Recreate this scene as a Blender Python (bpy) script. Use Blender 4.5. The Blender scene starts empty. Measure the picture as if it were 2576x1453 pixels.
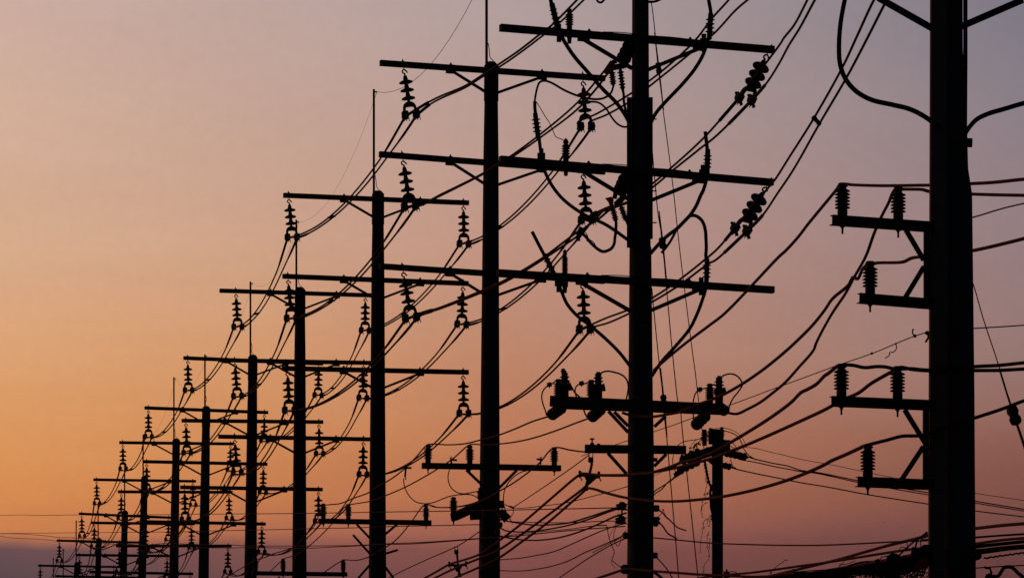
import bpy, bmesh, math, random
from mathutils import Vector, Matrix
R = math.radians
random.seed(7)
S = bpy.context.scene
COL = S.collection

# ------------------------------------------------------------------ camera
FOC = 10000.0                       # focal length in units of a 2576-wide picture
CX, HOR, CAMZ = 1288.0, 2170.0, 1.6
cam = bpy.data.cameras.new('camera'); camo = bpy.data.objects.new('camera', cam); COL.objects.link(camo)
cam.sensor_width = 36.0; cam.lens = FOC/2576*36.0
cam.shift_y = (HOR-726.5)/2576.0
cam.clip_start = 0.1; cam.clip_end = 5000
camo.location = (0, 0, CAMZ); camo.rotation_euler = (R(90), 0, 0)
S.camera = camo

# ------------------------------------------------------------------ exposure
S.view_settings.view_transform = 'Standard'; S.view_settings.look = 'None'
S.view_settings.exposure = 0; S.view_settings.gamma = 1

# ------------------------------------------------------------------ sky
W = bpy.data.worlds.new('World'); S.world = W; W.use_nodes = True
nt = W.node_tree; N = nt.nodes; L = nt.links; N.clear()
def lin(c): return tuple(((v/255)/12.92 if v/255 <= .04045 else ((v/255+.055)/1.055)**2.4) for v in c)
def nd(t, **k):
    n = N.new(t)
    for a, b in k.items(): setattr(n, a, b)
    return n
def mth(op, a, b=None, clamp=False):
    n = nd('ShaderNodeMath', operation=op); n.use_clamp = clamp
    for i, v in enumerate((a, b)):
        if v is None: continue
        if isinstance(v, (int, float)): n.inputs[i].default_value = v
        else: L.new(v, n.inputs[i])
    return n.outputs[0]
tc = nd('ShaderNodeTexCoord'); sep = nd('ShaderNodeSeparateXYZ'); L.new(tc.outputs['Generated'], sep.inputs[0])
az = mth('ARCTAN2', sep.outputs[0], sep.outputs[1])        # 0 straight ahead, positive to the right
el = mth('ARCSINE', sep.outputs[2])
# soft thin haze streaks
mp = nd('ShaderNodeMapping'); mp.inputs['Scale'].default_value = (14, 14, 60); L.new(tc.outputs['Generated'], mp.inputs[0])
nz = nd('ShaderNodeTexNoise'); nz.inputs['Scale'].default_value = 1.0; nz.inputs['Detail'].default_value = 4; L.new(mp.outputs[0], nz.inputs['Vector'])
elw = mth('ADD', el, mth('MULTIPLY', mth('SUBTRACT', nz.outputs['Fac'], .5), R(.4)))
def ELV(y): return math.atan((HOR-y)/FOC)
E0, E1 = R(3.0), R(16.0)
fac = mth('DIVIDE', mth('SUBTRACT', elw, E0), E1-E0, True)
YS = [1520, 1450, 1386, 1365, 1340, 1250, 1100, 900, 600, 300, 0, -400]
COLS = [
 [(84,66,78),(94,74,78),(105,78,82),(168,107,82),(206,129,78),(214,139,81),(219,151,94),(221,162,115),(213,171,140),(210,173,152),(204,173,161),(172,156,160)],
 [(100,70,75),(116,77,76),(128,82,77),(152,94,78),(176,108,79),(197,124,78),(208,139,88),(212,153,109),(205,162,136),(198,164,149),(190,164,157),(160,148,156)],
 [(110,68,70),(124,75,71),(134,80,74),(142,86,78),(152,93,82),(176,108,80),(187,121,88),(190,134,107),(190,147,131),(184,154,145),(176,157,156),(146,138,150)],
 [(92,57,58),(98,62,60),(104,66,64),(107,69,67),(112,71,68),(126,80,71),(140,95,85),(150,119,114),(148,125,128),(139,127,135),(124,120,133),(112,111,127)]]
ramps = []
for cols in COLS:
    r = nd('ShaderNodeValToRGB'); L.new(fac, r.inputs[0]); cr = r.color_ramp; cr.interpolation = 'B_SPLINE' if False else 'LINEAR'
    while len(cr.elements) > 1: cr.elements.remove(cr.elements[-1])
    for i, (y, c) in enumerate(zip(YS, cols)):
        p = (ELV(y)-E0)/(E1-E0)
        e = cr.elements[0] if i == 0 else cr.elements.new(p)
        e.position = p; e.color = lin(c)+(1,)
    ramps.append(r.outputs[0])
def mix(f, a, b, bt='MIX'):
    n = nd('ShaderNodeMix', data_type='RGBA', blend_type=bt)
    if isinstance(f, (int, float)): n.inputs[0].default_value = f
    else: L.new(f, n.inputs[0])
    for s, v in ((6, a), (7, b)):
        if isinstance(v, tuple): n.inputs[s].default_value = v
        else: L.new(v, n.inputs[s])
    return n.outputs[2]
AZH = math.atan(1288/FOC)
t0 = mth('DIVIDE', mth('ADD', az, AZH), AZH/2, True)
t1 = mth('DIVIDE', mth('ADD', az, AZH/2), AZH/2, True)
t2 = mth('DIVIDE', az, AZH, True)
sky = mix(t2, mix(t1, mix(t0, ramps[0], ramps[1]), ramps[2]), ramps[3])
# grain-fine mottling of the haze
nz2 = nd('ShaderNodeTexNoise'); nz2.inputs['Scale'].default_value = 420; nz2.inputs['Detail'].default_value = 3; L.new(tc.outputs['Generated'], nz2.inputs['Vector'])
gr = mth('ADD', .96, mth('ADD', mth('MULTIPLY', nz2.outputs['Fac'], .08), mth('MULTIPLY', mth('SUBTRACT', nz.outputs['Fac'], .5), .12)))
# away from the sunset and overhead the dusk sky is nearly dark
absaz = mth('ABSOLUTE', mth('ADD', az, R(12)))
fa = nd('ShaderNodeMapRange', interpolation_type='SMOOTHSTEP'); fa.inputs[1].default_value = R(24); fa.inputs[2].default_value = R(75); fa.inputs[3].default_value = 1; fa.inputs[4].default_value = 0; L.new(absaz, fa.inputs[0])
fe = nd('ShaderNodeMapRange', interpolation_type='SMOOTHSTEP'); fe.inputs[1].default_value = R(13); fe.inputs[2].default_value = R(50); fe.inputs[3].default_value = 1; fe.inputs[4].default_value = 0; L.new(el, fe.inputs[0])
nish = nd('ShaderNodeTexSky', sky_type='NISHITA'); nish.sun_disc = False; nish.sun_elevation = R(1.0); nish.sun_rotation = R(-38)
nish.air_density = 2; nish.dust_density = 4
skyd = mix(mth('MULTIPLY', fa.outputs[0], fe.outputs[0]), (.0050, .0070, .0125, 1), sky)
grc = nd('ShaderNodeCombineXYZ')
for i in range(3): L.new(gr, grc.inputs[i])
skym = mix(1.0, skyd, grc.outputs[0], 'MULTIPLY')
bg1 = nd('ShaderNodeBackground'); L.new(skym, bg1.inputs[0]); bg1.inputs[1].default_value = 1
bg2 = nd('ShaderNodeBackground'); L.new(nish.outputs[0], bg2.inputs[0]); bg2.inputs[1].default_value = 0.0015
ads = nd('ShaderNodeAddShader'); L.new(bg1.outputs[0], ads.inputs[0]); L.new(bg2.outputs[0], ads.inputs[1])
wo = nd('ShaderNodeOutputWorld'); L.new(ads.outputs[0], wo.inputs[0])

# ------------------------------------------------------------------ sun (low, left, behind the line)
sl = bpy.data.lights.new('sun', 'SUN'); sl.energy = 0.15; sl.angle = R(3); sl.color = (1, .34, .14)
so = bpy.data.objects.new('sun', sl); COL.objects.link(so)
sd = Vector((math.sin(R(-62))*math.cos(R(2.0)), math.cos(R(-62))*math.cos(R(2.0)), math.sin(R(2.0))))
so.rotation_euler = sd.to_track_quat('Z', 'Y').to_euler(); so.location = (0, 0, 40)

# ------------------------------------------------------------------ materials
def mat(name, col, rough=.7, metal=0, var=.35, scale=6, spec=.3, bump=.0):
    m = bpy.data.materials.new(name); m.use_nodes = True; n = m.node_tree.nodes; l = m.node_tree.links
    b = n['Principled BSDF']; b.inputs['Roughness'].default_value = rough; b.inputs['Metallic'].default_value = metal
    b.inputs['Specular IOR Level'].default_value = spec
    t = n.new('ShaderNodeTexCoord'); z = n.new('ShaderNodeTexNoise'); z.inputs['Scale'].default_value = scale; z.inputs['Detail'].default_value = 6
    l.new(t.outputs['Object'], z.inputs['Vector'])
    r = n.new('ShaderNodeValToRGB'); l.new(z.outputs['Fac'], r.inputs[0]); l.new(r.outputs[0], b.inputs['Base Color'])
    r.color_ramp.elements[0].position = .3; r.color_ramp.elements[1].position = .7
    r.color_ramp.elements[0].color = tuple(c*(1-var) for c in col)+(1,)
    r.color_ramp.elements[1].color = tuple(min(1, c*(1+var)) for c in col)+(1,)
    if bump:
        bp = n.new('ShaderNodeBump'); bp.inputs['Strength'].default_value = bump; l.new(z.outputs['Fac'], bp.inputs['Height']); l.new(bp.outputs[0], b.inputs['Normal'])
    return m
M = dict(
 concrete=mat('weathered_concrete', (.13, .13, .135), .95, 0, .25, 5, .1, .3),
 steel=mat('galvanised_steel', (.07, .075, .085), .85, .1, .3, 9, .2),
 wood=mat('concrete_crossarm', (.12, .11, .11), .95, 0, .3, 7, .1, .2),
 porcelain=mat('brown_porcelain', (.05, .032, .028), .55, 0, .2, 10, .2),
 grey_porcelain=mat('grey_polymer', (.10, .11, .12), .7, 0, .2, 10, .2),
 wire=mat('aged_wire', (.11, .028, .016), .85, 0, .2, 3, .1),
 cable=mat('weathered_cable_sheath', (.15, .030, .014), .85, 0, .25, 3, .1),
 rubber=mat('black_cable', (.012, .012, .013), .9, 0, .2, 5, .0),
 thin=mat('bare_steel_strand', (.30, .20, .17), .7, .2, .2, 3, .3),
 rust=mat('rusty_plate', (.34, .10, .03), .85, 0, .5, 22, .1),
 orange=mat('orange_cover', (.50, .12, .04), .7, 0, .2, 8, .3),
 ground=mat('dark_grass_ground', (.05, .055, .03), 1, 0, .4, .4, .0),
 asphalt=mat('asphalt', (.05, .05, .05), .95, 0, .2, 3, .1),
 feather=mat('dark_feathers', (.04, .035, .03), .9, 0, .2, 30, .1),
 warm=mat('reddish_concrete', (.38, .25, .18), .95, 0, .25, 4, .1, .3),
 vine=mat('dry_vine', (.06, .04, .025), 1, 0, .3, 20, .05),
)

def see_through(m, w, col):               # thin plastic or paint-worn plate: some of the sky's light comes through
    n = m.node_tree.nodes; l = m.node_tree.links; b = n['Principled BSDF']; o = [x for x in n if x.type == 'OUTPUT_MATERIAL'][0]
    t = n.new('ShaderNodeBsdfTranslucent'); r_ = [x for x in n if x.type == 'VALTORGB'][0]
    mx = n.new('ShaderNodeMixRGB'); mx.blend_type = 'MIX'; mx.inputs[0].default_value = .5; l.new(r_.outputs[0], mx.inputs[1]); mx.inputs[2].default_value = col+(1,); l.new(mx.outputs[0], t.inputs[0])
    x = n.new('ShaderNodeMixShader'); x.inputs[0].default_value = w; l.new(b.outputs[0], x.inputs[1]); l.new(t.outputs[0], x.inputs[2]); l.new(x.outputs[0], o.inputs[0])
see_through(M['rust'], .7, (.8, .35, .1)); see_through(M['orange'], .5, (.7, .15, .05))

# ------------------------------------------------------------------ places in the air: which window of the survey, and how far away
VIEW = dict(V=(0,0,1/0.62891), A=(0,1100,1.2), B=(700,1100,1.2), C=(1000,600,1.816), D=(1400,100,1.6145), E=(1900,0,1.453),
 F=(1600,900,1.6145), G=(1500,1500,1.7915), H=(3100,0,1.2108), I=(3100,1100,1.2), J=(2200,1400,1.5945), K=(0,1900,3.529),
 L=(300,1600,3.529), M=(700,1900,3.529), N=(300,1200,3.529), O=(3500,1900,3.535), Q=(2600,1600,3.535), R=(2300,1900,3.536),
 S=(2100,1400,3.536), T=(2100,0,3.535), U=(2300,700,4.6725), Y=(2800,100,3.6325), W=(1500,200,4.843),
 X1=(3000,2050,3.5778), X2=(1650,1800,5.152), X3=(3200,680,3.633), X4=(2650,780,5.152), X5=(2240,1720,6.055))
def P(v, *a):
    x0, y0, s = VIEW[v]
    k = .62891
    if v == 'V': return [(a[i], a[i+1]) for i in range(0, len(a), 2)]
    return [((x0+a[i]/s)*k, (y0+a[i+1]/s)*k) for i in range(0, len(a), 2)]
def w3(p, d): return Vector(((p[0]-CX)/FOC*d, d, CAMZ+(HOR-p[1])/FOC*d))
def at(v, x, y, d): return w3(P(v, x, y)[0], d)
def path3(pts, d0, d1):
    ds = [0]
    for a, b in zip(pts, pts[1:]): ds.append(ds[-1]+math.hypot(b[0]-a[0], b[1]-a[1]))
    T = ds[-1] or 1
    return [w3(p, 1/((1-s/T)/d0+(s/T)/d1)) for p, s in zip(pts, ds)]
def smooth(pts, n=6):
    if len(pts) < 3: return pts
    q = [pts[0]*2-pts[1]]+pts+[pts[-1]*2-pts[-2]]; out = []
    for i in range(1, len(q)-2):
        p0, p1, p2, p3 = q[i-1:i+3]
        def tj(a, b, t): return t+max((b-a).length, 1e-5)**.5
        t0 = 0; t1 = tj(p0, p1, t0); t2 = tj(p1, p2, t1); t3 = tj(p2, p3, t2)
        for k in range(n):
            t = t1+(t2-t1)*k/n
            A1 = p0*((t1-t)/(t1-t0))+p1*((t-t0)/(t1-t0)); A2 = p1*((t2-t)/(t2-t1))+p2*((t-t1)/(t2-t1)); A3 = p2*((t3-t)/(t3-t2))+p3*((t-t2)/(t3-t2))
            B1 = A1*((t2-t)/(t2-t0))+A2*((t-t0)/(t2-t0)); B2 = A2*((t3-t)/(t3-t1))+A3*((t-t1)/(t3-t1))
            out.append(B1*((t2-t)/(t2-t1))+B2*((t-t1)/(t2-t1)))
    out.append(pts[-1]); return out

# ------------------------------------------------------------------ mesh builder
class MB:
    def __init__(s): s.v = []; s.f = []; s.sm = []
    def add(s, vs, fs, smooth=False):
        o = len(s.v); s.v += [Vector(v) for v in vs]; s.f += [tuple(i+o for i in f) for f in fs]; s.sm += [smooth]*len(fs); return s
    def bar(s, a, b, w, h, up=Vector((0,0,1)), ch=0):
        a = Vector(a); b = Vector(b); d = (b-a).normalized(); x = d.cross(up)
        if x.length < 1e-4: x = d.cross(Vector((0,1,0)))
        x.normalize(); u = x.cross(d)
        if ch: pr = [(-w/2+ch,-h/2),(w/2-ch,-h/2),(w/2,-h/2+ch),(w/2,h/2-ch),(w/2-ch,h/2),(-w/2+ch,h/2),(-w/2,h/2-ch),(-w/2,-h/2+ch)]
        else: pr = [(-w/2,-h/2),(w/2,-h/2),(w/2,h/2),(-w/2,h/2)]
        n = len(pr); vs = [a+x*p+u*q for p, q in pr]+[b+x*p+u*q for p, q in pr]
        fs = [tuple(range(n))[::-1], tuple(range(n, 2*n))]+[(i, (i+1)%n, (i+1)%n+n, i+n) for i in range(n)]
        return s.add(vs, fs)
    def tube(s, pts, r, n=6, cap=True):
        pts = [Vector(p) for p in pts]; m = len(pts)
        if m < 2: return s
        rr = r if isinstance(r, (list, tuple)) else [r]*m
        t = (pts[1]-pts[0]).normalized(); x = t.cross(Vector((0,0,1)))
        if x.length < 1e-3: x = t.cross(Vector((0,1,0)))
        x.normalize(); vs = []
        for i, p in enumerate(pts):
            a = pts[max(i-1, 0)]; b = pts[min(i+1, m-1)]; t = (b-a)
            if t.length < 1e-9: t = Vector((0,0,1))
            t.normalize(); x = (x-t*x.dot(t)); x = x.normalized() if x.length > 1e-6 else t.orthogonal().normalized()
            y = t.cross(x)
            for k in range(n):
                an = 2*math.pi*k/n; vs.append(p+(x*math.cos(an)+y*math.sin(an))*rr[i])
        fs = [(i*n+k, i*n+(k+1)%n, (i+1)*n+(k+1)%n, (i+1)*n+k) for i in range(m-1) for k in range(n)]
        if cap: fs += [tuple(range(n))[::-1], tuple(range((m-1)*n, m*n))]
        return s.add(vs, fs, True)
    def lathe(s, o, ax, prof, n=16):           # prof: (height along axis, radius)
        o = Vector(o); ax = Vector(ax).normalized(); x = ax.orthogonal().normalized(); y = ax.cross(x)
        vs = [o+ax*h+(x*math.cos(2*math.pi*k/n)+y*math.sin(2*math.pi*k/n))*max(r, .0005) for h, r in prof for k in range(n)]; m = len(prof)
        fs = [(i*n+k, i*n+(k+1)%n, (i+1)*n+(k+1)%n, (i+1)*n+k) for i in range(m-1) for k in range(n)]
        fs += [tuple(range(n))[::-1], tuple(range((m-1)*n, m*n))]
        return s.add(vs, fs, True)
    def plate(s, o, X, Y, pts, th):            # outline in the X,Y plane, thickness th along X x Y
        o = Vector(o); Z = Vector(X).cross(Vector(Y)).normalized(); n = len(pts)
        vs = [o+Vector(X)*p+Vector(Y)*q+Z*e for e in (-th/2, th/2) for p, q in pts]
        return s.add(vs, [tuple(range(n))[::-1], tuple(range(n, 2*n))]+[(i, (i+1)%n, (i+1)%n+n, i+n) for i in range(n)])
    def build(s, name, m, parent=None, origin=None):
        o = origin if origin is not None else (wloc(parent) if parent else (s.v[0].copy() if s.v else Vector()))
        me = bpy.data.meshes.new(name); me.from_pydata([v-o for v in s.v], [], s.f)
        me.polygons.foreach_set('use_smooth', s.sm); me.materials.append(m)
        me.validate()
        bm = bmesh.new(); bm.from_mesh(me); bmesh.ops.recalc_face_normals(bm, faces=bm.faces); bm.to_mesh(me); bm.free()
        ob = bpy.data.objects.new(name, me); COL.objects.link(ob)
        if parent: ob.parent = parent
        else: ob.location = o
        return ob
def wloc(o):
    v = Vector(o.location); p = o.parent
    while p: v += Vector(p.location); p = p.parent
    return v
def tag(o, label, cat, group=None, kind=None):
    if label: o['label'] = label
    if cat: o['category'] = cat
    if group: o['group'] = group
    if kind: o['kind'] = kind
    return o
def thing(name, loc, label, cat, group=None):
    o = bpy.data.objects.new(name, None); COL.objects.link(o); o.location = loc; o.empty_display_size = .2
    return tag(o, label, cat, group)
def copy_tree(src, parent=None):
    c = src.copy(); COL.objects.link(c)
    if parent: c.parent = parent
    for ch in list(src.children): copy_tree(ch, c)
    return c

# ------------------------------------------------------------------ ground and road the poles stand on
g = MB().add([(-900,-300,0),(900,-300,0),(900,2500,0),(-900,2500,0)], [(0,1,2,3)]).build('ground', M['ground'], origin=Vector((0,0,0))); tag(g, None, None, kind='structure')
ax = Vector((-1708/FOC, 1, 0)).normalized(); sx = Vector((ax.y, -ax.x, 0))
c0 = Vector((-5.5, 0, 0.004))
rd = MB().add([c0-ax*60-sx*4, c0-ax*60+sx*4, c0+ax*600+sx*4, c0+ax*600-sx*4], [(0,1,2,3)]).build('road', M['asphalt']); tag(rd, None, None, kind='structure')

ADIR = Vector((28400/FOC, 1, 0)).normalized()     # direction of the crossarms
UP = Vector((0,0,1))
def DEP(x): return 121640.0/(x+420)
def along(p, vx):                                   # the point of the arm line through p that is seen at picture x = vx
    k = (vx-CX)/FOC
    return (k*p.y-p.x)/(ADIR.x-k*ADIR.y)

# ------------------------------------------------------------------ hanging insulator string (prototype: hangs from its origin along -Z, X along the crossarm)
def disc_mb():
    return MB().lathe((0,0,0), (0,0,-1), [(-.10,.014),(-.096,.027),(-.086,.033),(-.05,.041),(-.018,.047),(-.010,.062),(.0,.092),(.012,.118),(.026,.128),(.040,.126),(.047,.112),(.044,.07),(.048,.032),(.056,.022)], 20)
def string_proto():
    r = thing('insulator_string', (0,0,0), 'x', 'insulator')
    m = MB().tube([(0,0,.155),(0,0,-.045)], .009, 6); m.lathe((0,0,.103), (0,0,1), [(0,.03),(.012,.03),(.012,.018),(.03,.016),(.03,.008),(.05,.007)], 8); m.build('bolt', M['steel'], r)
    hk = [(.056,0,-.108),(.036,0,-.07),(.0,0,-.04),(-.03,0,-.052),(-.038,0,-.078),(-.026,0,-.102),(0,0,-.115),(.004,0,-.13)]
    m = MB().tube(smooth([Vector(h) for h in hk], 3), [.005]+[.014]*(7*3-1)+[.012], 6); m.lathe((0,0,-.112), (0,0,-1), [(0,.014),(.02,.018),(.04,.014)], 8); m.build('hook', M['steel'], r)
    for i in range(3):
        d = disc_mb()
        for k, v in enumerate(d.v): d.v[k] = v+Vector((0,0,-.245-.148*i))
        d.build('disc', M['porcelain'], r)
    m = MB(); out = []
    for k in range(13):
        a = math.pi*k/12; out.append((-.132*math.cos(a), -.775+.155*math.sin(a)**.8))
    inn = [(.084,-.79),(.080,-.745),(.068,-.728),(.0,-.724),(-.068,-.728),(-.080,-.745),(-.084,-.79)]
    m.plate((0,0,0), (1,0,0), (0,0,1), out+inn, .022); m.lathe((0,0,-.585), (0,0,-1), [(0,.02),(.03,.03),(.06,.022)], 8); m.build('yoke', M['steel'], r)
    for sgn in (-1, 1):
        m = MB(); x = .108*sgn
        m.bar((x,0,-.76), (x,0,-.85), .045, .03); m.tube([(x-.04,0,-.79),(x+.04,0,-.79)], .010, 6)
        m.plate((x,0,-.865), (1,0,0), (0,0,1), [(-.050,.065),(-.030,.078),(-.018,.045),(.025,.045),(.040,.080),(.058,.062),(.058,-.02),(.045,-.075),(.0,-.085),(-.045,-.07),(-.060,-.02)], .09)
        m.bar((x,-.15,-.885), (x,.15,-.885), .05, .045, ch=.012)
        for q in (-.035, .0, .040): m.tube([(x+q,-.04,-.885),(x+q*1.3,-.04,-.975-.02*random.random())], .008, 5)
        m.build('clamp', M['steel'], r)
    return r
STR = string_proto(); str_used = [False]
def place_string(p, rot, tilt, fwd, label, scale=1):
    global STR
    if not str_used[0]: o = STR; str_used[0] = True
    else: o = copy_tree(STR)
    o.location = p
    mrot = Matrix.Rotation(rot, 4, 'Z') @ Matrix.Rotation(-tilt, 4, 'Y') @ Matrix.Rotation(fwd, 4, 'X')
    o.rotation_euler = mrot.to_euler(); o['label'] = label; o['group'] = 'hanging insulator strings under the crossarms'
    mm = Matrix.Translation(Vector(p)) @ mrot
    return [mm @ Vector((-.108, 0, -.885)), mm @ Vector((.108, 0, -.885))]

def post_mb(p, h=.335, r=.083, n=7, ax=(0,0,1), bolt=.0):
    m = MB(); pr = [(-.0,r*.64),(h*.17,r*.66),(h*.19,r*.60)]
    h0, h1 = h*.21, h*.82
    for i in range(n):
        a = h0+(h1-h0)*i/n; st = (h1-h0)/n
        pr += [(a, r*.60), (a+st*.18, r*.95), (a+st*.30, r), (a+st*.45, r*.93), (a+st*.85, r*.60)]
    pr += [(h*.84,r*.5),(h*.88,r*.5),(h*.885,r*.66),(h*.93,r*.7),(h*.94,r*.55),(h*.97,r*.6),(h*1.0,r*.45)]
    m.lathe(p, ax, pr, 18)
    if bolt:
        q = Vector(p)-Vector((0,0,bolt)); m.lathe(q, (0,0,-1), [(0,.03),(.012,.028),(.014,.016),(.03,.016),(.03,.011),(.085,.011)], 8)
    return m

# ------------------------------------------------------------------ the tall poles of the line
ORD = ['nearest', 'second', 'third', 'fourth', 'fifth', 'sixth', 'seventh', 'eighth', 'ninth', 'tenth', 'eleventh', 'twelfth', 'thirteenth', 'fourteenth']
ROWN = ['top', 'second', 'third']
def pole_frame(x): d = DEP(x); return Vector(((x-CX)/FOC*d, d, 0))
def hz(y, d): return CAMZ+(HOR-y)/FOC*d
# x at arm level, x at the bottom of the picture, pole top, rod top, rod x, arms: (left end, right end, height at the pole)
POLES = [
 dict(x=1236, xb=1231, top=156, rod=(1224,-105), arms=[(956.5,1521,178,0.069),(954.5,1521,410,0.078),(955,1520,688,0.066)], r=.128),
 dict(x=951, xb=949.5, top=480, rod=(940.5,225), arms=[(713.5,1178.5,501,0.041),(711.5,1177.5,704,0.0395),(710,1178,931,0.021)], r=.132),
 dict(x=755, xb=753, top=722, rod=(745.5,553), arms=[(553,955,737,0.031),(550,951,909,0.018),(550,950,1101,0.018)], r=.134),
 dict(x=636, xb=630, top=892, rod=(630,708), arms=[(462,812,907,0.041),(457.5,812.3,1059,0.01),(454,811,1227.5,0.016)], r=.134),
 dict(x=519, xb=512, top=1021, rod=(515.5,891), arms=[(364,674,1031,0.038),(360,672,1163.5,0.021),(357,668,1314,0.02)], r=.132),
 dict(x=443.5, xb=437, top=1102, rod=(437.5,948), arms=[(300.5,588,1114,0.011),(297,584.5,1236.5,0.004),(292,582,1372,0)], r=.132),
 dict(x=364, xb=357, top=1196, rod=(360,1092), arms=[(235.4,492.5,1207.5,0.016),(230,489,1315.5,0.0125),(225.4,485.6,1440,0.018)], r=.132),
 dict(x=314.5, xb=310, top=1283, rod=(313.5,1168), arms=[(198.4,431,1296,0.043),(192.5,428,1396,0.0106)], r=.132),
 dict(x=249, xb=246, top=1352, rod=(246.8,1262), arms=[(143,356,1361,0.024),(139,352,1450,0.02)], r=.13),
 dict(x=194, xb=192, top=1412, rod=(191.6,1308), arms=[(95.7,292,1423,0.017),(92,290,1504,0.02)], r=.13),
 dict(x=161, xb=160, top=1464, rod=(159,1379), arms=[(67,256,1474,0.02),(64,254,1550,0.02)], r=.13),
 dict(x=135.5, xb=134, top=1500, rod=(134,1402), arms=[(46,225,1509,0.02)], r=.13),
]
clamps = {}      # (pole, arm, side) -> [left clamp, right clamp]
rods = []
TILT = {(0,0,0):(9,0),(0,1,0):(9,0),(0,2,0):(10,0),(0,0,1):(4,0),(0,1,1):(5,0),(0,2,1):(3,0),(1,0,0):(5,0),(1,1,0):(5,0),(1,2,0):(3,0),(1,0,1):(1,0),(1,1,1):(-2,0),(1,2,1):(1,0)}
AROT = math.atan2(ADIR.y, ADIR.x)
for pi, pd in enumerate(POLES):
    b = pole_frame(pd['x']); d = b.y; PH = 10000/d
    root = thing('utility_pole', b, '', 'utility pole', 'tall concrete poles of the power line'); pd['root'] = root
    xb = (pd['xb']-pd['x'])/FOC*d
    zt = hz(pd['top'], d); z0 = hz(1453, d)
    lean = lambda z: Vector((xb*(zt-z)/(zt-z0), 0, 0)) if zt > z0 else Vector((0,0,0))
    r = pd['r']; zc = hz(pd['arms'][0][2], d)-.56
    m = MB()
    prof = [(zt, r*.55), (zt-.035, r*.8), (zt-.07, r*1.04), (zc, r*1.06), (zc-.004, r*.98)]
    zz = zc-1.0
    while zz > .3: prof.append((zz, r+.0075*(zt-zz))); zz -= 1.0
    prof.append((0, r+.0075*zt))
    for (z, rad) in prof: pass
    m.tube([b+Vector((0,0,z))+lean(z) for z, _ in prof], [q for _, q in prof], 24)
    m.build('shaft', M['concrete'], root)
    # lightning rod strapped to the side of the pole top
    rx, ry = pd['rod']
    q0 = w3((rx, ry), d-.12); q1 = Vector((q0.x+(.0 if pi else .0), d-.12, zc-.02))
    m = MB().bar(q0, q1, .05, .05); m.bar(q1+Vector((0,.0,.0)), q1+Vector((0,.16,0)), .07, .03); m.bar(Vector((q1.x,q1.y,zt-.12)), Vector((q1.x,q1.y+.16,zt-.12)), .07, .03)
    m.tube([q0+Vector((0,0,-.06)), q0+Vector((.07,-.02,-.06))], .018, 6)
    sw = [Vector((q0.x+.03, d-.13, zt+.32)), Vector((q0.x+.05, d-.13, zt+.2)), Vector((b.x-.02, d-.1, zt+.06)), Vector((b.x+.04, d-.08, zt+.0))]
    m.tube(smooth(sw, 4), .008, 5)
    m.build('lightning_rod', M['steel'], root); rods.append(q0+Vector((.07,-.02,-.06)))
    for ai, (xl, xr, ya, slo) in enumerate(pd['arms']):
        za = hz(ya, d); c = b+Vector((0, 0, za))+lean(za)
        c = c+Vector((0, -.0, 0)); cf = c - ADIR.cross(UP)*-.0
        off = Vector((ADIR.y, -ADIR.x, 0))*(r+.055)        # arm bolted on the camera side of the pole
        tl, tr = along(c+off, xl), along(c+off, xr); A = c+off+ADIR*tl; Bp = c+off+ADIR*tr
        A.z = hz(ya+slo*(xl-pd['x']), A.y); Bp.z = hz(ya+slo*(xr-pd['x']), Bp.y); AD = (Bp-A).normalized(); c = A-AD*(tl if False else (A-(c+off)).dot(ADIR))-off
        m = MB().bar(A, Bp, .1, .103, ch=.006)
        for t in (-.85, .93):
            m.lathe(c+off+AD*t+UP*.05, (0,0,1), [(0,.04),(.012,.035),(.014,.02),(.035,.018),(.035,.008),(.05,.007)], 8)
        m.tube([c+off-off.normalized()*.02+off.normalized()*.09, c-off.normalized()*(r+.05)], .012, 6)
        m.build('crossarm', M['wood'], root)
        for t, e in ((-.85, -1), (.93, 1)):
            s0 = c+off+AD*t-UP*.075; s1 = c+off*.75-ADIR*.05+ADIR*e*(r*.55)-UP*.41
            m = MB().bar(s0+ADIR*(.06*-e), s1, .03, .05); m.bar(s0+ADIR*-.09, s0+ADIR*.09, .06, .055); m.build('brace', M['steel'], root)
        # strings
        for side in (0, 1):
            if pi == 10 or pi == 11: continue
            if pi == 9 and ai > 0: continue
            L0 = {0: .44, 1: .11, 2:.0}
            if side == 0: t = tl+{0: .45, 2: .43}.get(pi, .12)
            else: t = tr-{0: .43, 2: .39}.get(pi, .12)
            hp = c+off+AD*t-UP*.052
            ti, fw = TILT.get((pi, ai, side), ((random.uniform(-2, 2) + (3 if side == 0 and pi < 4 else 0)), 0))
            lab = 'insulator string at the %s end of the %s crossarm, %s tall pole from the right' % (('left', 'right')[side], ROWN[ai], ORD[pi+2])
            clamps[(pi, ai, side)] = place_string(hp, AROT, R(ti), R(fw), lab)
    root['label'] = 'tall round concrete pole with three crossarms, %s pole from the right of the photo' % ORD[pi+2] if len(pd['arms']) == 3 else 'distant concrete pole with rod on top, %s pole from the right of the photo' % ORD[pi+2]
    if pi == 0: root['label'] = 'tall concrete pole with four crossarms, its rod leaving the top edge, third from right'

# ------------------------------------------------------------------ the six twin conductors, pole to pole
ROWL = ['topmost', 'middle', 'lowest']
def pairsag(a, b, ca, cb, s, n=24):      # one wire of a spaced pair: spacers hold it near the pair's middle line
    out = []
    for k in range(n+1):
        t = k/n; m_ = min(1, t/.3, (1-t)/.22); m_ = m_*m_*(3-2*m_); p = a.lerp(b, t); c_ = ca.lerp(cb, t)
        out.append(c_+(p-c_)*(1-.38*m_)-UP*(4*s*t*(1-t)))
    return out
def sag(a, b, s, n=16): return [a.lerp(b, k/n)-UP*(4*s*(k/n)*(1-k/n)) for k in range(n+1)]
SAG = {0: .42, 1: .45, 2: .40, 3: .42, 4: .40, 5: .42, 6: .40, 7: .42, 8: .40}
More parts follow.
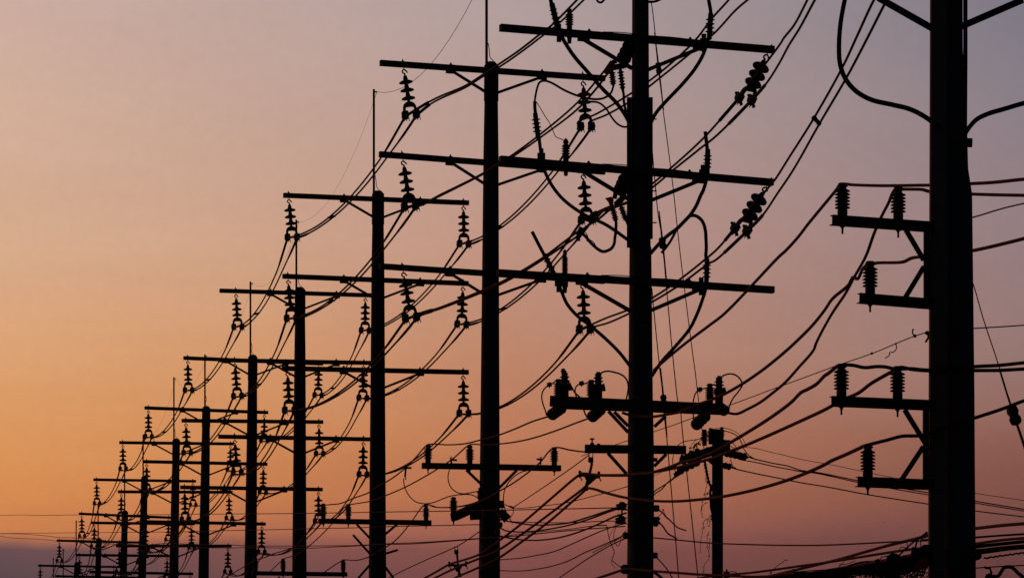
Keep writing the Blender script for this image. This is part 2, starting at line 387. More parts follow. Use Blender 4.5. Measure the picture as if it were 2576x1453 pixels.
# from the third pole towards the near poles: traced runs (screen windows) with their far depth
D0, D1, DR = DEP(1236), DEP(1611), DEP(2391)
NEAR = {
 (0,0): ([P('W',1040,1010)+P('D',750,390,860,320,960,255,1095,163,1240,50,1300,5)+P('V',1510,-60),
          P('W',1060,1060)+P('D',750,402,860,332,980,262,1110,172,1255,62,1350,-10)+P('V',1530,-60)], D1),
 (1,0): ([P('D',470,1150,590,1092,860,957,960,893,1040,845,1240,697,1470,500,1640,300)+P('T',1120,1010,1230,880),
          P('D',475,1155,590,1100,860,963,960,903,1055,848,1250,712,1470,543,1600,400,1660,320)+P('T',1170,1030,1280,930)], D1),
 (2,0): ([P('C',1240,1185,1370,1146,1600,1055,1816,962)+P('F',640,377,800,287,930,205,1060,108,1160,35)+P('U',150,1010,400,800,560,640,680,590),
          P('C',1240,1198,1370,1156,1600,1068,1816,976)+P('F',640,388,800,298,930,217,1060,130,1180,45)+P('U',260,930,430,830,650,650,760,600)], D1),
 (0,1): ([P('E',600,712,710,660,900,548,1010,473,1150,360,1280,235,1380,105,1475,0)+P('V',1880,-60),
          P('E',665,712,770,665,900,590,1010,505,1240,320,1400,185,1510,65,1585,0)+P('V',1960,-60)], D1),
}
UPR = {}
# strings on the second pole's crossarms (right ends)
pend_lines = {}
for ai in range(3):
    for side in (0, 1):
        c = thing('twin_power_line', clamps[(0, ai, side)][0], 'twin conductor under the %s ends of the %s crossarms, along the whole line' % (('left', 'right')[side], ROWL[ai]), 'power line', 'twin conductors of the line')
        pend_lines[(ai, side)] = c
        npole = 10 if ai == 0 else (9 if ai == 1 else 7)
        spans = {}
        for k in range(npole-1, 0, -1):
            a = clamps.get((k, ai, side)); b = clamps.get((k-1, ai, side))
            if not a or not b: continue
            base = SAG.get(k-1, .4)*random.uniform(.92, 1.08)
            for w in (0, 1): spans[(k, w)] = pairsag(a[w], b[w], (a[0]+a[1])/2, (b[0]+b[1])/2, base-.03*w)
        for w in (0, 1):
            pts = []
            for k in range(npole-1, 0, -1):
                if (k, w) in spans: pts += spans[(k, w)] if not pts else spans[(k, w)][1:]
            first = pts[0]; pts = [first+(first-pts[24])*.9-UP*.3]+pts      # beyond the last visible pole
            MB().tube(pts, .0185, 6).build('wire', M['wire'], c)
        for k in range(1, min(npole, 8)):
            if (k, 0) not in spans: continue
            for w in (0, 1):
                sp_ = spans[(k, w)]
                MB().tube(sp_[:4], [.027]*3+[.02], 6).build('armour_rod', M['wire'], c); MB().tube(sp_[-5+w:], [.02]+[.027]*(4-w), 6).build('armour_rod', M['wire'], c)
            j = random.choice((8, 9, 10)); p0, p1 = spans[(k, 0)][j], spans[(k, 1)][j]
            MB().bar(p0+(p0-p1)*.12, p1+(p1-p0)*.12, .035, .045, ch=.008).build('spacer', M['steel'], c)

# shield wire over the rods
def forward(pts, c=-.15):                # drop picture points that double back where two survey windows overlap
    out = list(pts[:2]); i = 2
    while i < len(pts):
        a, b, p = out[-2], out[-1], pts[i]
        u = (b[0]-a[0], b[1]-a[1]); v = (p[0]-b[0], p[1]-b[1]); nu = math.hypot(*u) or 1; nv = math.hypot(*v)
        if nv < 5 or (u[0]*v[0]+u[1]*v[1])/(nu*nv) < c: i += 1; continue
        out.append(p); i += 1
    return out
def line(name, label, cat, pts, d0, d1, r=.012, m='wire', group=None, n=6, sides=6):
    if name in ('covered_wire', 'overhead_wire', 'communication_wire', 'low_cable', 'messenger_wire'): pts = forward(pts)
    q = path3(pts, d0, d1)
    if m in ('wire', 'cable') and r > .004: r = r*1.15+.0005
    return tag(MB().tube(smooth(q, n), r, sides).build(name, M[m]), label, cat, group)
pts = []
for k in range(len(rods)-1, 0, -1):
    s = sag(rods[k], rods[k-1], .7 if k < 3 else .62); pts += s if not pts else s[1:]
pts += [rods[0]+Vector((3, -12, 3))]
n_ = len(pts)
tag(MB().tube(pts, [.0026 if i < n_-18 else .0055 for i in range(n_)], 5).build('shield_wire', M['thin']), 'thin pale shield wire slung between the rod tips above all the poles', 'wire')

# ------------------------------------------------------------------ second pole from the right: the heavy terminal pole
def vb(m, v, x1, y1, x2, y2, d, w, h, d2=None): return m.bar(at(v, x1, y1, d), at(v, x2, y2, d2 or d), w, h)
def ptube(v, *a): return P(v, *a)
T0 = Vector(((1611-CX)/FOC*D1, D1, 0))
tp = thing('utility_pole', T0, 'thick concrete terminal pole with cable ends on its crossarms, second pole from the right', 'utility pole', 'tall concrete poles of the power line')
def shaft(rootx, d, prof, parent, name='shaft', n=28, m='concrete'):    # prof: (picture y, centre x, radius px)
    MB().tube([w3((x, y), d) for y, x, r in prof]+[Vector(((prof[-1][1]-CX)/FOC*d, d, 0))], [r/FOC*d for y, x, r in prof]+[prof[-1][2]/FOC*d*1.12], n).build(name, M[m], parent)
shaft(1611, D1, [(-330,1611,18),(-325,1611,19.5),(-60,1611,20.6),(246,1611,22),(247,1609.5,25),(620,1610,27),(622,1611,27.6),(1000,1611.5,31),(1120,1612,33),(1321,1612,33.6),(1323,1611,32.6),(1453,1610.5,33.5)], tp)
for x, r in ((1585, 14), (1634, 13)):
    MB().bar(w3((x-(3 if x < 1600 else -3), 246), D1-.12), w3((x-(3 if x < 1600 else -3), 622 if x < 1600 else 600), D1-.12), .06, .09).build('side_channel', M['steel'], tp)
for xa, xb, y in ((1636,1652,300),(1636,1652,480),(1636,1652,560)): MB().tube([w3((xa, y), D1-.2), w3((xb, y), D1-.2)], .010, 6).build('step_bolt', M['steel'], tp)
TARM = [(1258.5,1945.8,70,125.5),(1257.6,1943.6,401,459),(1252,1945.5,686,729)]
OFF0 = Vector((ADIR.y, -ADIR.x, 0))*.26
tatt = {}
for ai, (xl, xr, yl, yr) in enumerate(TARM):
    c = T0+OFF0; pl = c+ADIR*along(c, xl); pr = c+ADIR*along(c, xr); pl.z = hz(yl, pl.y); pr.z = hz(yr, pr.y)
    dr = (pr-pl).normalized()
    m = MB().bar(pl, pr, .11, .102, ch=.006); Lp = (pr-pl).length
    for f in (.32, .69): m.lathe(pl+dr*Lp*f+UP*.05, (0,0,1), [(0,.04),(.012,.035),(.014,.02),(.035,.018),(.04,.008)], 8)
    m.build('crossarm', M['wood'], tp)
    pc = pl+dr*Lp*.513
    for f, e in ((.30, -1), (.722, 1)):
        s0 = pl+dr*Lp*f-UP*.075; s1 = pc-ADIR*.03+ADIR*e*.13-UP*.45
        MB().bar(s0, s1, .03, .058).bar(s0-dr*.09, s0+dr*.09, .06, .055).build('brace', M['steel'], tp)
    gw = [pl+dr*Lp*.37+UP*.06, pl+dr*Lp*.45+UP*.075, pl+dr*Lp*.52+UP*.06, pl+dr*Lp*.62+UP*.065, pl+dr*Lp*.69+UP*.055]
    MB().tube(smooth(gw, 4), .007, 5).build('ground_wire', M['wire'], tp)
    tatt[ai] = (pl, dr, Lp)
# tension strings at the right ends, pulled away down the line
for ai in (0, 1):
    pl, dr, Lp = tatt[ai]; hp = pl+dr*(Lp-.09)-UP*.052
    tgt = (at('Y', 682, 1030, hp.y+.52), at('E', 1549, 1328, hp.y+.52))[ai]
    v = (tgt-hp).normalized(); z = -v; x = (ADIR-z*ADIR.dot(z)).normalized(); y = z.cross(x)
    mm = Matrix((x, y, z)).transposed()
    o = copy_tree(STR)
    for ch in o.children:
        if ch.name.startswith('disc'): ch.scale = (1.06, 1.06, 1)
    o.location = hp; o.rotation_euler = mm.to_euler(); o['group'] = 'hanging insulator strings under the crossarms'
    o['label'] = ('slanting insulator string at the right end of the highest crossarm of the terminal pole', 'slanting insulator string at the right end of the terminal pole middle crossarm')[ai]
    m4 = Matrix.Translation(hp) @ mm.to_4x4()
    clamps[('T', ai)] = [m4 @ Vector((-.108, 0, -.885)), m4 @ Vector((.108, 0, -.885))]
NEAR[(1,1)] = ([P('U',400,700,650,588,980,500)+P('E',1030,1068,1140,975,1290,840,1400,725), P('U',420,725,660,635,980,520)+P('E',1030,1090,1150,990,1300,870,1450,745)], 'T0')
NEAR[(2,1)] = ([P('F',1240,640,1330,600,1470,548,1625,472,1780,370,1960,230,2085,115), P('F',1260,655,1340,632,1470,575,1625,497,1800,390,1990,250,2070,200)], 'T1')
for (ai, side), c in pend_lines.items():
    if (ai, side) not in NEAR: continue
    scr, tgt = NEAR[(ai, side)]
    for w in (0, 1):
        if isinstance(tgt, str): e = clamps[('T', int(tgt[1]))][w]; dfar = e.y
        else: e = None; dfar = tgt
        q = path3(forward(scr[w]), D0-.3, dfar); q = [clamps[(0, ai, side)][w]]+q+([e] if e is not None else [])
        q = smooth(q, 6)
        MB().tube(q, .0185, 6).build('wire', M['wire'], c)
        k = max(3, int(len(q)*.16)); MB().tube(q[:k], .028, 6).build('armour_rod', M['wire'], c)
        if e is not None: MB().tube(q[-6:], .028, 6).build('armour_rod', M['wire'], c)
# and on to the nearest pole, leaving over the top of the picture
UPW = {0: (P('Y',1080,395,1220,190,1370,0)+P('H',162,-10)+P('V',2120,-180), P('Y',940,880,1150,560,1290,300,1453,40)+P('H',196,-5)+P('V',2140,-160)),
       1: (P('E',1730,1060)+P('H',0,870,70,760,190,570,330,320,400,170,482,-5)+P('V',2290,-160), P('X4',2060,420,2360,-20)+P('H',0,960,90,820,215,600,350,370,450,180,542,0)+P('V',2320,-160))}
for ai in (0, 1):
    c = thing('twin_power_line', clamps[('T', ai)][0], ('twin conductor rising from the upper slanting string out of the top edge', 'twin conductor with one spacer rising steeply behind the big cable loop at upper right')[ai], 'power line', 'twin conductors leaving upwards')
    for w in (0, 1):
        q = path3(forward(UPW[ai][w]), D1-.3, DR); q = smooth([clamps[('T', ai)][w]]+q, 6)
        MB().tube(q, .0185, 6).build('wire', M['wire'], c); MB().tube(q[:7 if w else 5], .028, 6).build('armour_rod', M['wire'], c)
        cl = clamps[('T', ai)][w]
    if ai == 1:
        a = at('H', 190, 572, 50.2); b = at('H', 213, 598, 50.2)
        m = MB().bar(a, b, .035, .05); m.lathe(a-UP*.03, (0,0,1), [(0,.025),(.03,.04),(.06,.02)], 8); m.lathe(b-UP*.03, (0,0,1), [(0,.02),(.03,.035),(.06,.02)], 8); m.build('spacer', M['steel'], c)

# cable terminations standing on the crossarms: cable, rubber sheds and clamp
def termination(label, pts, fins, d, r=.028, fr=.075, fat=None, base=None):
    q = smooth(path3(pts, d, d), 6)
    root = thing('cable_termination', q[0], label, 'cable', 'thick cables ending on the terminal pole')
    MB().tube(q, r, 12).build('cable', M['rubber'], root)
    for (v, x1, y1, x2, y2, n) in fins:
        a = at(v, x1, y1, d); b = at(v, x2, y2, d); axd = (b-a).normalized(); Lf = (b-a).length
        pr = []
        for i in range(n):
            h = Lf*i/(n-1); pr += [(h-.012, r*1.45), (h-.004, fr*.7), (h, fr), (h+.006, fr*.95), (h+.014, r*1.45)]
        m = MB().lathe(a, axd, [(-.1, r*1.1), (-.09, r*1.4)]+pr+[(Lf+.1, r*1.4), (Lf+.12, r*1.1)], 18); m.build('rubber_shed', M['grey_porcelain'], root)
    if base:
        v, x, y = base; p = at(v, x, y, d)
        MB().bar(p+Vector((-.06,-.06,0)), p+Vector((.06,-.06,0)), .12, .10, ch=.01).bar(p+Vector((.0,0,-.13)), p+Vector((0,0,.13)), .07, .07, ch=.01).build('clamp', M['steel'], root)
    return root
d1 = D1-.36
termination('black cable leaving the top crossarm left half, curving down right to the terminal pole', P('T',350,-60,375,60,400,170,440,300,490,430,530,540,600,660,700,805,900,1035,1100,1262,1290,1453)+P('E',870,665,900,720), [('T',400,140,440,310,4)], d1, .03, .06, base=('T', 480, 470))
termination('black cable curving from the middle crossarm left half down to the terminal pole', P('E',347,590,349,640,362,720,372,800,385,900,402,985,450,1082,520,1165,640,1250,760,1305,905,1405), [('E',354,695,362,762,4)], d1, .026, .068, base=('E', 385, 915))
termination('black open ended cable crossing the lowest crossarm left half, below the middle loops', P('F',853,42,880,95,930,190,970,262,1010,345,1040,420,1080,510,1150,590,1230,650,1330,735,1420,825,1490,915), [('F',950,225,978,282,3)], d1, .026, .062, base=('F', 1025, 375))
termination('black cable on the right half of the highest visible crossarm, curving down left', P('E',1350,-60,1358,0,1370,75,1366,190,1350,245,1325,320,1275,405,1205,490,1105,595,1050,660,1015,730), [('E',1368,115,1364,185,4)], d1, .028, .07, base=('E', 1330, 250))
termination('black cable on the right half of the middle crossarm, forked below its bend', P('E',1338,765,1348,850,1352,900,1350,960,1345,1040,1325,1110)+P('X4',790,0,700,210,580,400,450,540,300,690,150,800,20,910)+P('V',1625,650), [('E',1352,905,1350,970,4)], d1, .028, .066, base=('E', 1325, 1010))
termination('black cable arching out to the right then through the lowest crossarm right half', P('X4',560,430,620,420,690,430,790,500,850,600,885,740,895,900)+P('F',1978,150,1975,200,1985,260,1982,330,1972,420,1955,475,1920,570,1870,670,1780,780,1690,880,1625,975), [('F',1982,258,1980,332,4)], d1, .026, .066, base=('F', 1945, 395))
line('branch_cable', 'short black cable forking under the bend of the middle right cable', 'cable', P('X4',560,440,430,560,300,700,230,830,170,940,80,1070,-20,1190), d1, d1, .022, 'rubber')
line('jumper_cable', 'grey tipped jumper arching left from the upper sheds to the tall left termination', 'cable', P('E',347,590,352,555,362,510,375,480,400,470,440,480,520,525,600,558,690,577,750,570,790,540,806,495), d1, d1, .018, 'rubber')
line('jumper_cable', 'black jumper looping below the upper shed cluster left of the terminal pole', 'cable', P('E',640,592,680,592,720,598,760,630,800,690,830,722,865,738,885,735,905,700), d1, d1, .016, 'rubber')
line('jumper_cable', 'black U shaped jumper hanging under the rust coloured bracket left of the terminal pole', 'cable', P('U',768,880,765,1010,745,1180,730,1290,680,1370,600,1415,520,1428,430,1385,300,1270,200,1150,100,1060), d1, d1, .026, 'rubber')
line('jumper_cable', 'thin black jumper from the tall left termination down to the middle surge arrester', 'wire', P('E',355,590,380,630,410,680,430,710,455,765,470,795,500,808,522,820), d1, d1, .007, 'rubber')
line('jumper_cable', 'black hook of cable hanging at the top edge left of the terminal pole', 'cable', P('T',1010,-60,1015,0,1035,28,1075,38,1120,0,1150,-50), d1, d1, .018, 'rubber')
line('jumper_cable', 'black cable leaving the terminal pole to the right at the top edge', 'cable', P('T',1720,25,1790,30,1850,20,1920,-10,2000,-60), d1, d1, .02, 'rubber')
line('spiral_tie_wire', 'thin wire curled around the U shaped jumper', 'wire', P('U',150,1065,200,1080,235,1140,240,1200,215,1235,260,1215,310,1225,350,1260,380,1310,400,1340), d1-.04, d1-.04, .006, 'wire')

# dead-end groups of discs near the pole, left side
def dead_end(label, spine, d, dz, rad, n=3, cover=None, grp='dead-end insulator strings of the terminal pole'):
    a = w3(spine[0], d); b = w3(spine[1], d+dz); root = thing('dead_end_insulator', a, label, 'insulator', grp)
    v = (b-a); Lv = v.length; v.normalize()
    MB().tube([a-v*.04, b+v*.06], .022, 8).build('core_rod', M['steel'], root)
    for i in range(n):
        p = a+v*Lv*(i+.4)/n
        MB().lathe(p, v, [(-.05,.035),(-.03,.045),(-.005,.05),(.004,rad*.6),(.014,rad*.95),(.03,rad),(.042,rad*.97),(.04,rad*.7),(.05,.035),(.06,.02)], 22).build('disc', M['porcelain'], root)
    return root
for k, (nm, y0) in enumerate((('upper', 0), ('lower', 1))):
    if k == 0: sp = [P('T',1500,620)[0], P('T',1385,850)[0]]
    else: sp = [P('U',960,40)[0], P('U',850,300)[0]]
    r = dead_end('dark bulging dead-end disc group hugging the terminal pole left side, %s one' % nm, sp, D1-.15, .42, .115)
    if k == 0:
        d = D1+.3
        m = MB(); vb(m,'T',1400,930,1230,960,d,.06,.08); vb(m,'T',1260,850,1270,900,d,.05,.07); vb(m,'T',1400,850,1400,960,d,.07,.08); m.build('yoke', M['steel'], r)
        m = MB(); vb(m,'T',1240,880,1130,1040,d,.06,.085); m.build('cover', M['orange'], r)
        ends = (('T',1225,990,1250,1215), ('T',1345,960,1385,1290))
    else:
        d = D1+.3
        m = MB(); vb(m,'U',760,320,740,440,d,.06,.07); vb(m,'U',900,420,760,560,d,.05,.09); m.build('yoke', M['steel'], r)
        m = MB(); m.plate(at('U',650,470,d), (1,0,0), (0,0,1), [(-.07,.03),(.03,.05),(.06,-.0),(.05,-.09),(.0,-.1),(-.02,-.03)], .05); m.build('cover', M['orange'], r)
        ends = (('U',690,560,770,880), ('U',850,560,960,860))
    for (v, x1, y1, x2, y2) in ends:
        a = at(v, x1, y1, d1); b = at(v, x2, y2, d1); axd = (b-a).normalized(); Lf = (b-a).length; pr = [(0,.02)]
        for i in range(6):
            h = Lf*(.18+.13*i); rr = .052 if i % 2 == 0 else .044; pr += [(h-.008,.028),(h,rr),(h+.012,rr),(h+.02,.028)]
        pr += [(Lf*.97,.022),(Lf,.02)]
        MB().lathe(a, axd, pr, 14).build('cable_bushing', M['grey_porcelain'], r)
line('jumper_cable', 'black cable dropping from the second upper bushing to the pole side', 'cable', P('T',1385,1280,1395,1340,1400,1453)+P('E',875,640,885,700), d1, d1, .022, 'rubber')
line('jumper_cable', 'black cable dropping from the second lower bushing to the pole side', 'cable', P('U',960,860,985,920,1030,980), d1, d1, .02, 'rubber')
# three clamps where the third pair arrives
m = MB(); vb(m,'U',60,1010,150,1050,d1+.3,.07,.09); vb(m,'U',60,1060,62,1230,d1+.3,.05,.06); vb(m,'U',20,1180,120,1150,d1+.3,.02,.02); vb(m,'U',300,740,420,700,d1+.3,.05,.06); vb(m,'U',200,800,330,830,d1+.3,.08,.09)
tag(m.build('wire_clamp', M['steel']), 'lumpy line clamp on the wires left of the rust coloured bracket', 'clamp')

# surge arresters on the left half of each crossarm
for lab, v, x, y, h, r, n in (('short black surge arrester on the left half of the highest crossarm', 'T', 628, 415, .29, .064, 5),
                              ('ribbed black surge arrester on the left half of the middle crossarm', 'E', 528, 938, .31, .066, 5),
                              ('slim pale ribbed surge arrester on the left half of the lowest crossarm', 'F', 1065, 345, .40, .05, 13)):
    p = at(v, x, y, D1-.2); root = thing('surge_arrester', p, lab, 'surge arrester', 'surge arresters on the terminal pole')
    post_mb(p, h, r, n).build('body', M['grey_porcelain'], root)
    MB().lathe(p+UP*(h-.01), (0,0,1), [(0,.03),(.02,.035),(.035,.015),(.05,.01)], 10).build('cap', M['steel'], root)
    MB().lathe(p-UP*.05, (0,0,-1), [(0,.05),(.06,.05),(.09,.035),(.16,.03),(.17,.015)], 10).build('base_stud', M['steel'], root)

# lower heavy crossarm with switch insulators
dA = D1-.3
m = MB(); m.bar(w3((1383,1008), dA), w3((1812,1028), dA), .16, .15, ch=.012); m.bar(w3((1424,1019), dA-.02), w3((1828,1034), dA+.0), .12, .105); m.build('lower_crossarm', M['wood'], tp)
for a in ((1180,860,1460,1160),(1262,870,1460,1070),(1990,930,1830,1080)): vb(MB(),'S',*a,dA,.03,.05).build('brace', M['steel'], tp)
m = MB().bar(w3((1471,1128), dA), w3((1726,1131), dA), .125, .125, ch=.03)
m.lathe(at('X5',778,340,dA), (0,0,1), [(0,.035),(.02,.03),(.03,.012),(.07,.012),(.072,.035),(.09,.038),(.095,.02)], 12); m.lathe(at('X5',935,350,dA), (0,0,1), [(0,.03),(.02,.02)], 8); m.build('lowest_crossarm', M['wood'], tp)
vb(MB(),'X5',1160,550,1610,1050,dA,.03,.05).build('brace', M['steel'], tp); vb(MB(),'Q',230,760,60,930,dA,.03,.05).build('brace', M['steel'], tp)
m = MB(); m.tube([at('Q',40,838,dA), at('Q',104,838,dA)], .03, 8); m.build('step_bolt', M['steel'], tp)
def switch(label, vi, x1, x2, yb, yt1, yt2, d, s):
    root = thing('switch_insulator', at(vi, x1, yb, d), label, 'insulator', 'twin insulator stacks on the lower crossarm')
    post_mb(at(vi, x1, yb, d-.06), s*.31, s*.078, 7).build('insulator_stack', M['porcelain'], root)
    p = at(vi, x2, yb, d+.05); h = s*.40
    MB().lathe(p, (0,0,1), [(-.02,.062),(h*.35,.062),(h*.36,.075),(h*.38,.085),(h*.60,.07),(h*.62,.05),(h*.68,.05),(h*.70,.08),(h*.72,.082),(h*.75,.05),(h*.82,.05),(h*.84,.075),(h*.86,.07),(h*.9,.045),(h*.97,.05),(h*1.0,.055),(h*1.02,.03),(h*1.08,.03)], 18).build('barrel', M['grey_porcelain'], root)
    MB().bar(p+Vector((.09,0,h*.35)), p+Vector((.07,0,h*.62)), .05, .05).build('skirt', M['grey_porcelain'], root)
    return root, p+UP*h*1.05
r_, top1 = switch('tall twin insulator stack at the far left end of the heavy lower crossarm', 'S', 475, 560, 700, 0, 0, dA, 1.0)
MB().bar(top1-UP*.02, at('S',530,275,dA), .05, .055).build('terminal', M['steel'], r_)
r_, top2 = switch('twin insulator stack on the lower crossarm next to the terminal pole', 'S', 938, 1035, 705, 0, 0, dA, .98)
r_, top3 = switch('twin insulator stack at the right end of the heavy lower crossarm', 'J', 1020, 1078, 338, 0, 0, dA, .95)
for lab, spn in (('far left hanging disc group under the heavy lower crossarm', [P('S',535,800)[0], P('S',375,915)[0]]), ('second hanging disc group under the lower crossarm, beside the pole', [P('S',1085,820)[0], P('S',945,945)[0]]), ('hanging disc group under the lower crossarm right of the pole', [P('J',1000,410)[0], P('J',928,478)[0]])):
    dead_end(lab+', seen end on', spn, dA+.1, .42, .092, 4)
dead_end('round disc group at the right tip of the heavy lower crossarm', [P('J',1085,365)[0], P('J',1112,385)[0]], dA-.1, -.35, .085)
JW = dict(d0=dA, d1=dA)
for lab, pts, r in (
 ('jumper looping out left of the far left insulator stack', P('S',440,430,380,475,330,495,270,550,240,620,240,700,265,790,290,860,308,925), .012),
 ('jumper arching between the second insulator stack top left and the crossarm', P('S',960,430,900,455,840,470,790,470,735,500,710,550,712,610,730,670), .012),
 ('jumper arching from the second insulator stack into the pole', P('S',1050,340,1110,305,1180,295,1240,305,1330,330,1400,370,1445,430,1462,520,1450,610,1430,700), .014),
 ('jumper crossing diagonally from the left stack down behind the crossarm', P('S',610,440,660,520,700,590,760,650,800,690,840,870,880,950), .014),
 ('jumper looping right from the right stack to the crossarm tip', P('J',1085,190,1100,165,1155,150,1195,165,1222,200,1225,225,1200,265,1165,310,1145,355,1140,395), .013),
 ('jumper bending left of the right stack down to its hanging discs', P('J',1050,215,1000,240,950,252,928,275,915,320,913,380,915,440), .012)):
    line('jumper_wire', lab, 'wire', pts, dA, dA, r, 'rubber')
m = MB()
for v, x, y in (('S',345,490),('S',800,472),('J',955,252)): m.bar(at(v,x,y,dA)+Vector((-.035,0,0)), at(v,x,y,dA)+Vector((.035,0,.01)), .05, .06)
for i, (v, x, y) in enumerate((('S',345,490),('S',800,472),('J',955,252))):
    mm_ = MB(); p = at(v,x,y,dA); mm_.bar(p+Vector((-.035,0,0)), p+Vector((.035,0,.01)), .05, .06); mm_.tube([p+Vector((0,-.03,.04)), p+Vector((0,-.03,-.05))], .01, 5)
    tag(mm_.build('wire_clamp', M['steel']), ('small bolt clamp on the far left jumper loop', 'small bolt clamp on the jumper of the second stack', 'small bolt clamp on the jumper of the right stack')[i], 'clamp')

# hangers that hold the three spaced covered wires
def hanger(label, v, pts, d, s):
    top, ring, rod0, rod1, la, ra, st = pts
    root = thing('cable_hanger', at(v,*top,d), label, 'hanger', 'three-wire cable hangers')
    a = at(v,*top,d); b = at(v,*ring,d)
    m = MB(); m.tube([a+Vector((-.028,0,0)), b+Vector((-.028,0,.02))], .008, 5); m.tube([a+Vector((.03,0,0)), b+Vector((.03,0,.02))], .008, 5); m.lathe(b+Vector((-.04,0,0)), (1,0,0), [(0,.03),(.02,.045),(.06,.045),(.08,.03)], 10)
    m.tube(smooth([b, at(v,*rod0,d), at(v,*rod1,d)], 4), .02, 8); m.build('rod', M['steel'], root)
    c = at(v,*rod1,d); l_ = at(v,*la,d); r_ = at(v,*ra,d); s_ = at(v,*st,d)
    m = MB(); m.bar(l_, c+Vector((0,0,-.03)), .03, .05); m.bar(c+Vector((0,0,-.03)), r_, .03, .05); m.bar(c, s_, .03, .05); m.plate(c, (1,0,0), (0,0,1), [(-.1,.0),(.1,.0),(.03,-.14),(-.03,-.14)], .04)
    for q in (l_, r_): m.bar(q+Vector((0,0,-.045)), q+Vector((0,0,.06)), .04, .035); m.tube([q+Vector((.0,0,.0)), q+Vector((.03,0,-.09))], .01, 5)
    m.lathe(s_+Vector((-.04,0,0)), (1,0,0), [(0,.025),(.02,.04),(.06,.04),(.08,.025)], 8); m.build('three_way_spacer', M['grey_porcelain'], root)
    return l_, r_, s_
h1 = hanger('hook shaped cable hanger below the left end of the lowest crossarm of the terminal pole', 'X5', ((750,560),(745,715),(770,790),(715,1050),(480,1070),(940,1090),(625,1400)), dA, 1)
D05 = 68.0
h2 = hanger('small cable hanger with three arms near the bottom edge, left of the third pole', 'G', ((581,1222),(583,1265),(590,1300),(594,1352),(532,1355),(652,1352),(606,1430)), D0+1.5, .8)
G3 = 'covered wires of the three-wire bundle'
def L3(*a, **k): return line(*a, group=k.pop('group', None), **k)
line('covered_wire', 'upper left covered wire of the bundle between the two cable hangers', 'wire', P('X5',480,1075)+P('G',1450,722,1240,900,1050,1062,900,1175,750,1280,640,1320,535,1352,440,1405,340,1460), dA, D0+2, .017, 'cable')
line('covered_wire', 'middle covered wire of the bundle between the two cable hangers', 'wire', P('X5',930,1100)+P('G',1575,738,1480,820,1340,925,1200,1030,1040,1145,885,1250,760,1305,645,1352,520,1405,420,1455), dA, D0+2, .017, 'cable')
line('covered_wire', 'lowest covered wire of the bundle between the two cable hangers', 'wire', P('X5',625,1405)+P('G',1510,815,1400,915,1240,1052,1060,1185,885,1308,750,1372,612,1432,530,1470), dA, D0+2, .017, 'cable')
DRp = DR-.3
line('covered_wire', 'covered wire sweeping from the hanger left arm to the outer insulator of the third bracket', 'wire', P('X5',500,1035,700,1050,900,1075,1300,1080,1650,1072,2000,1040)+P('J',620,785,760,745,830,718,940,690,1060,640,1180,570,1280,510,1420,420,1540,330,1600,270,1640,250,1700,215,1754,160)+P('I',60,640,120,570,160,548,200,520,250,475,300,435), dA-.05, DRp, .0175, 'cable')
line('covered_wire', 'covered wire rising from the hanger right arm to the inner insulator of the third bracket', 'wire', P('X5',940,1090,1300,1095,1650,1090,2000,1060)+P('J',640,780,740,762,860,735,950,712,1050,682,1160,640,1260,600,1400,540,1600,450,1754,378)+P('I',80,728,180,680,270,628,330,595,400,565,460,520,520,485,575,455), dA-.02, DRp, .0175, 'cable')
line('covered_wire', 'lowest red brown covered wire sagging past the small pole to the lowest bracket', 'wire', P('X5',640,1400,720,1400,900,1440)+P('J',330,900,420,925,490,940,640,958,800,962,960,950,1100,932,1300,890,1500,832,1650,775,1754,727)+P('I',100,965,180,930,240,903,270,890,340,860,430,818), dA-.05, DRp, .0175, 'cable')

# ------------------------------------------------------------------ lower crossarms of the third, fourth and fifth poles
def low_arm(pd, xl, yl, xr, yr, ins, th, braces, d=None):
    root = pd['root']; b = pole_frame(pd['x']); d = b.y; c = b+Vector((ADIR.y,-ADIR.x,0))*.21
    a = c+ADIR*along(c, xl); e = c+ADIR*along(c, xr); a.z = hz(yl, a.y); e.z = hz(yr, e.y)
    MB().bar(a, e, th, th, ch=.01).build('lower_crossarm', M['wood'], root)
    dr = (e-a).normalized(); out = []
    for x in ins:
        t = (along(c, x)-along(c, xl)); p = a+dr*t+UP*th*.5
        post_mb(p, .335, .08, 7, bolt=th).build('pin_insulator', M['porcelain'], root); out.append(p+UP*.33)
    for (x1, y1, x2, y2) in braces:
        MB().bar(w3((x1,y1), d-.18), w3((x2,y2), d-.16), .03, .05).build('brace', M['steel'], root)
    return out
i1 = low_arm(POLES[0], 1062.7, 1170.5, 1409.5, 1177, (1076.8, 1181.8, 1394.4), .108, [(1173,1181,1216,1222),(1300,1182,1250,1232)])
i2 = low_arm(POLES[1], 802, 1309.5, 1083.8, 1314, (813.4, 876.3, 1071.8), .112, [(897,1317,930,1352),(1000,1317,966,1345),(888,1344,931,1392),(967,1392,1001,1382),(966,1420,990,1453),(930,1420,895,1460)])
i3 = low_arm(POLES[2], 634, 1440.5, 872.5, 1443.5, (643.4, 712.2, 863.4), .11, [(700,1449,742,1490)])
GM = 'medium voltage wires over the lower crossarms'
line('covered_wire', 'wire over the leftmost pin insulators of the lower crossarms to the far left discs', 'wire',
     P('M',700,1450,1000,1270,1130,1195,1280,1150,1400,1100,1540,1060,1690,1000)+P('V',767,1346,790,1322,813,1272)+P('B',740,1100,790,1095,860,1068,930,1042)+P('G',0,806,65,772,140,725,215,665,290,590,360,510,385,494,520,497,640,490,760,462,880,430,1000,385,1130,330,1235,297)+P('S',300,935), DEP(700), dA, .011, 'cable')
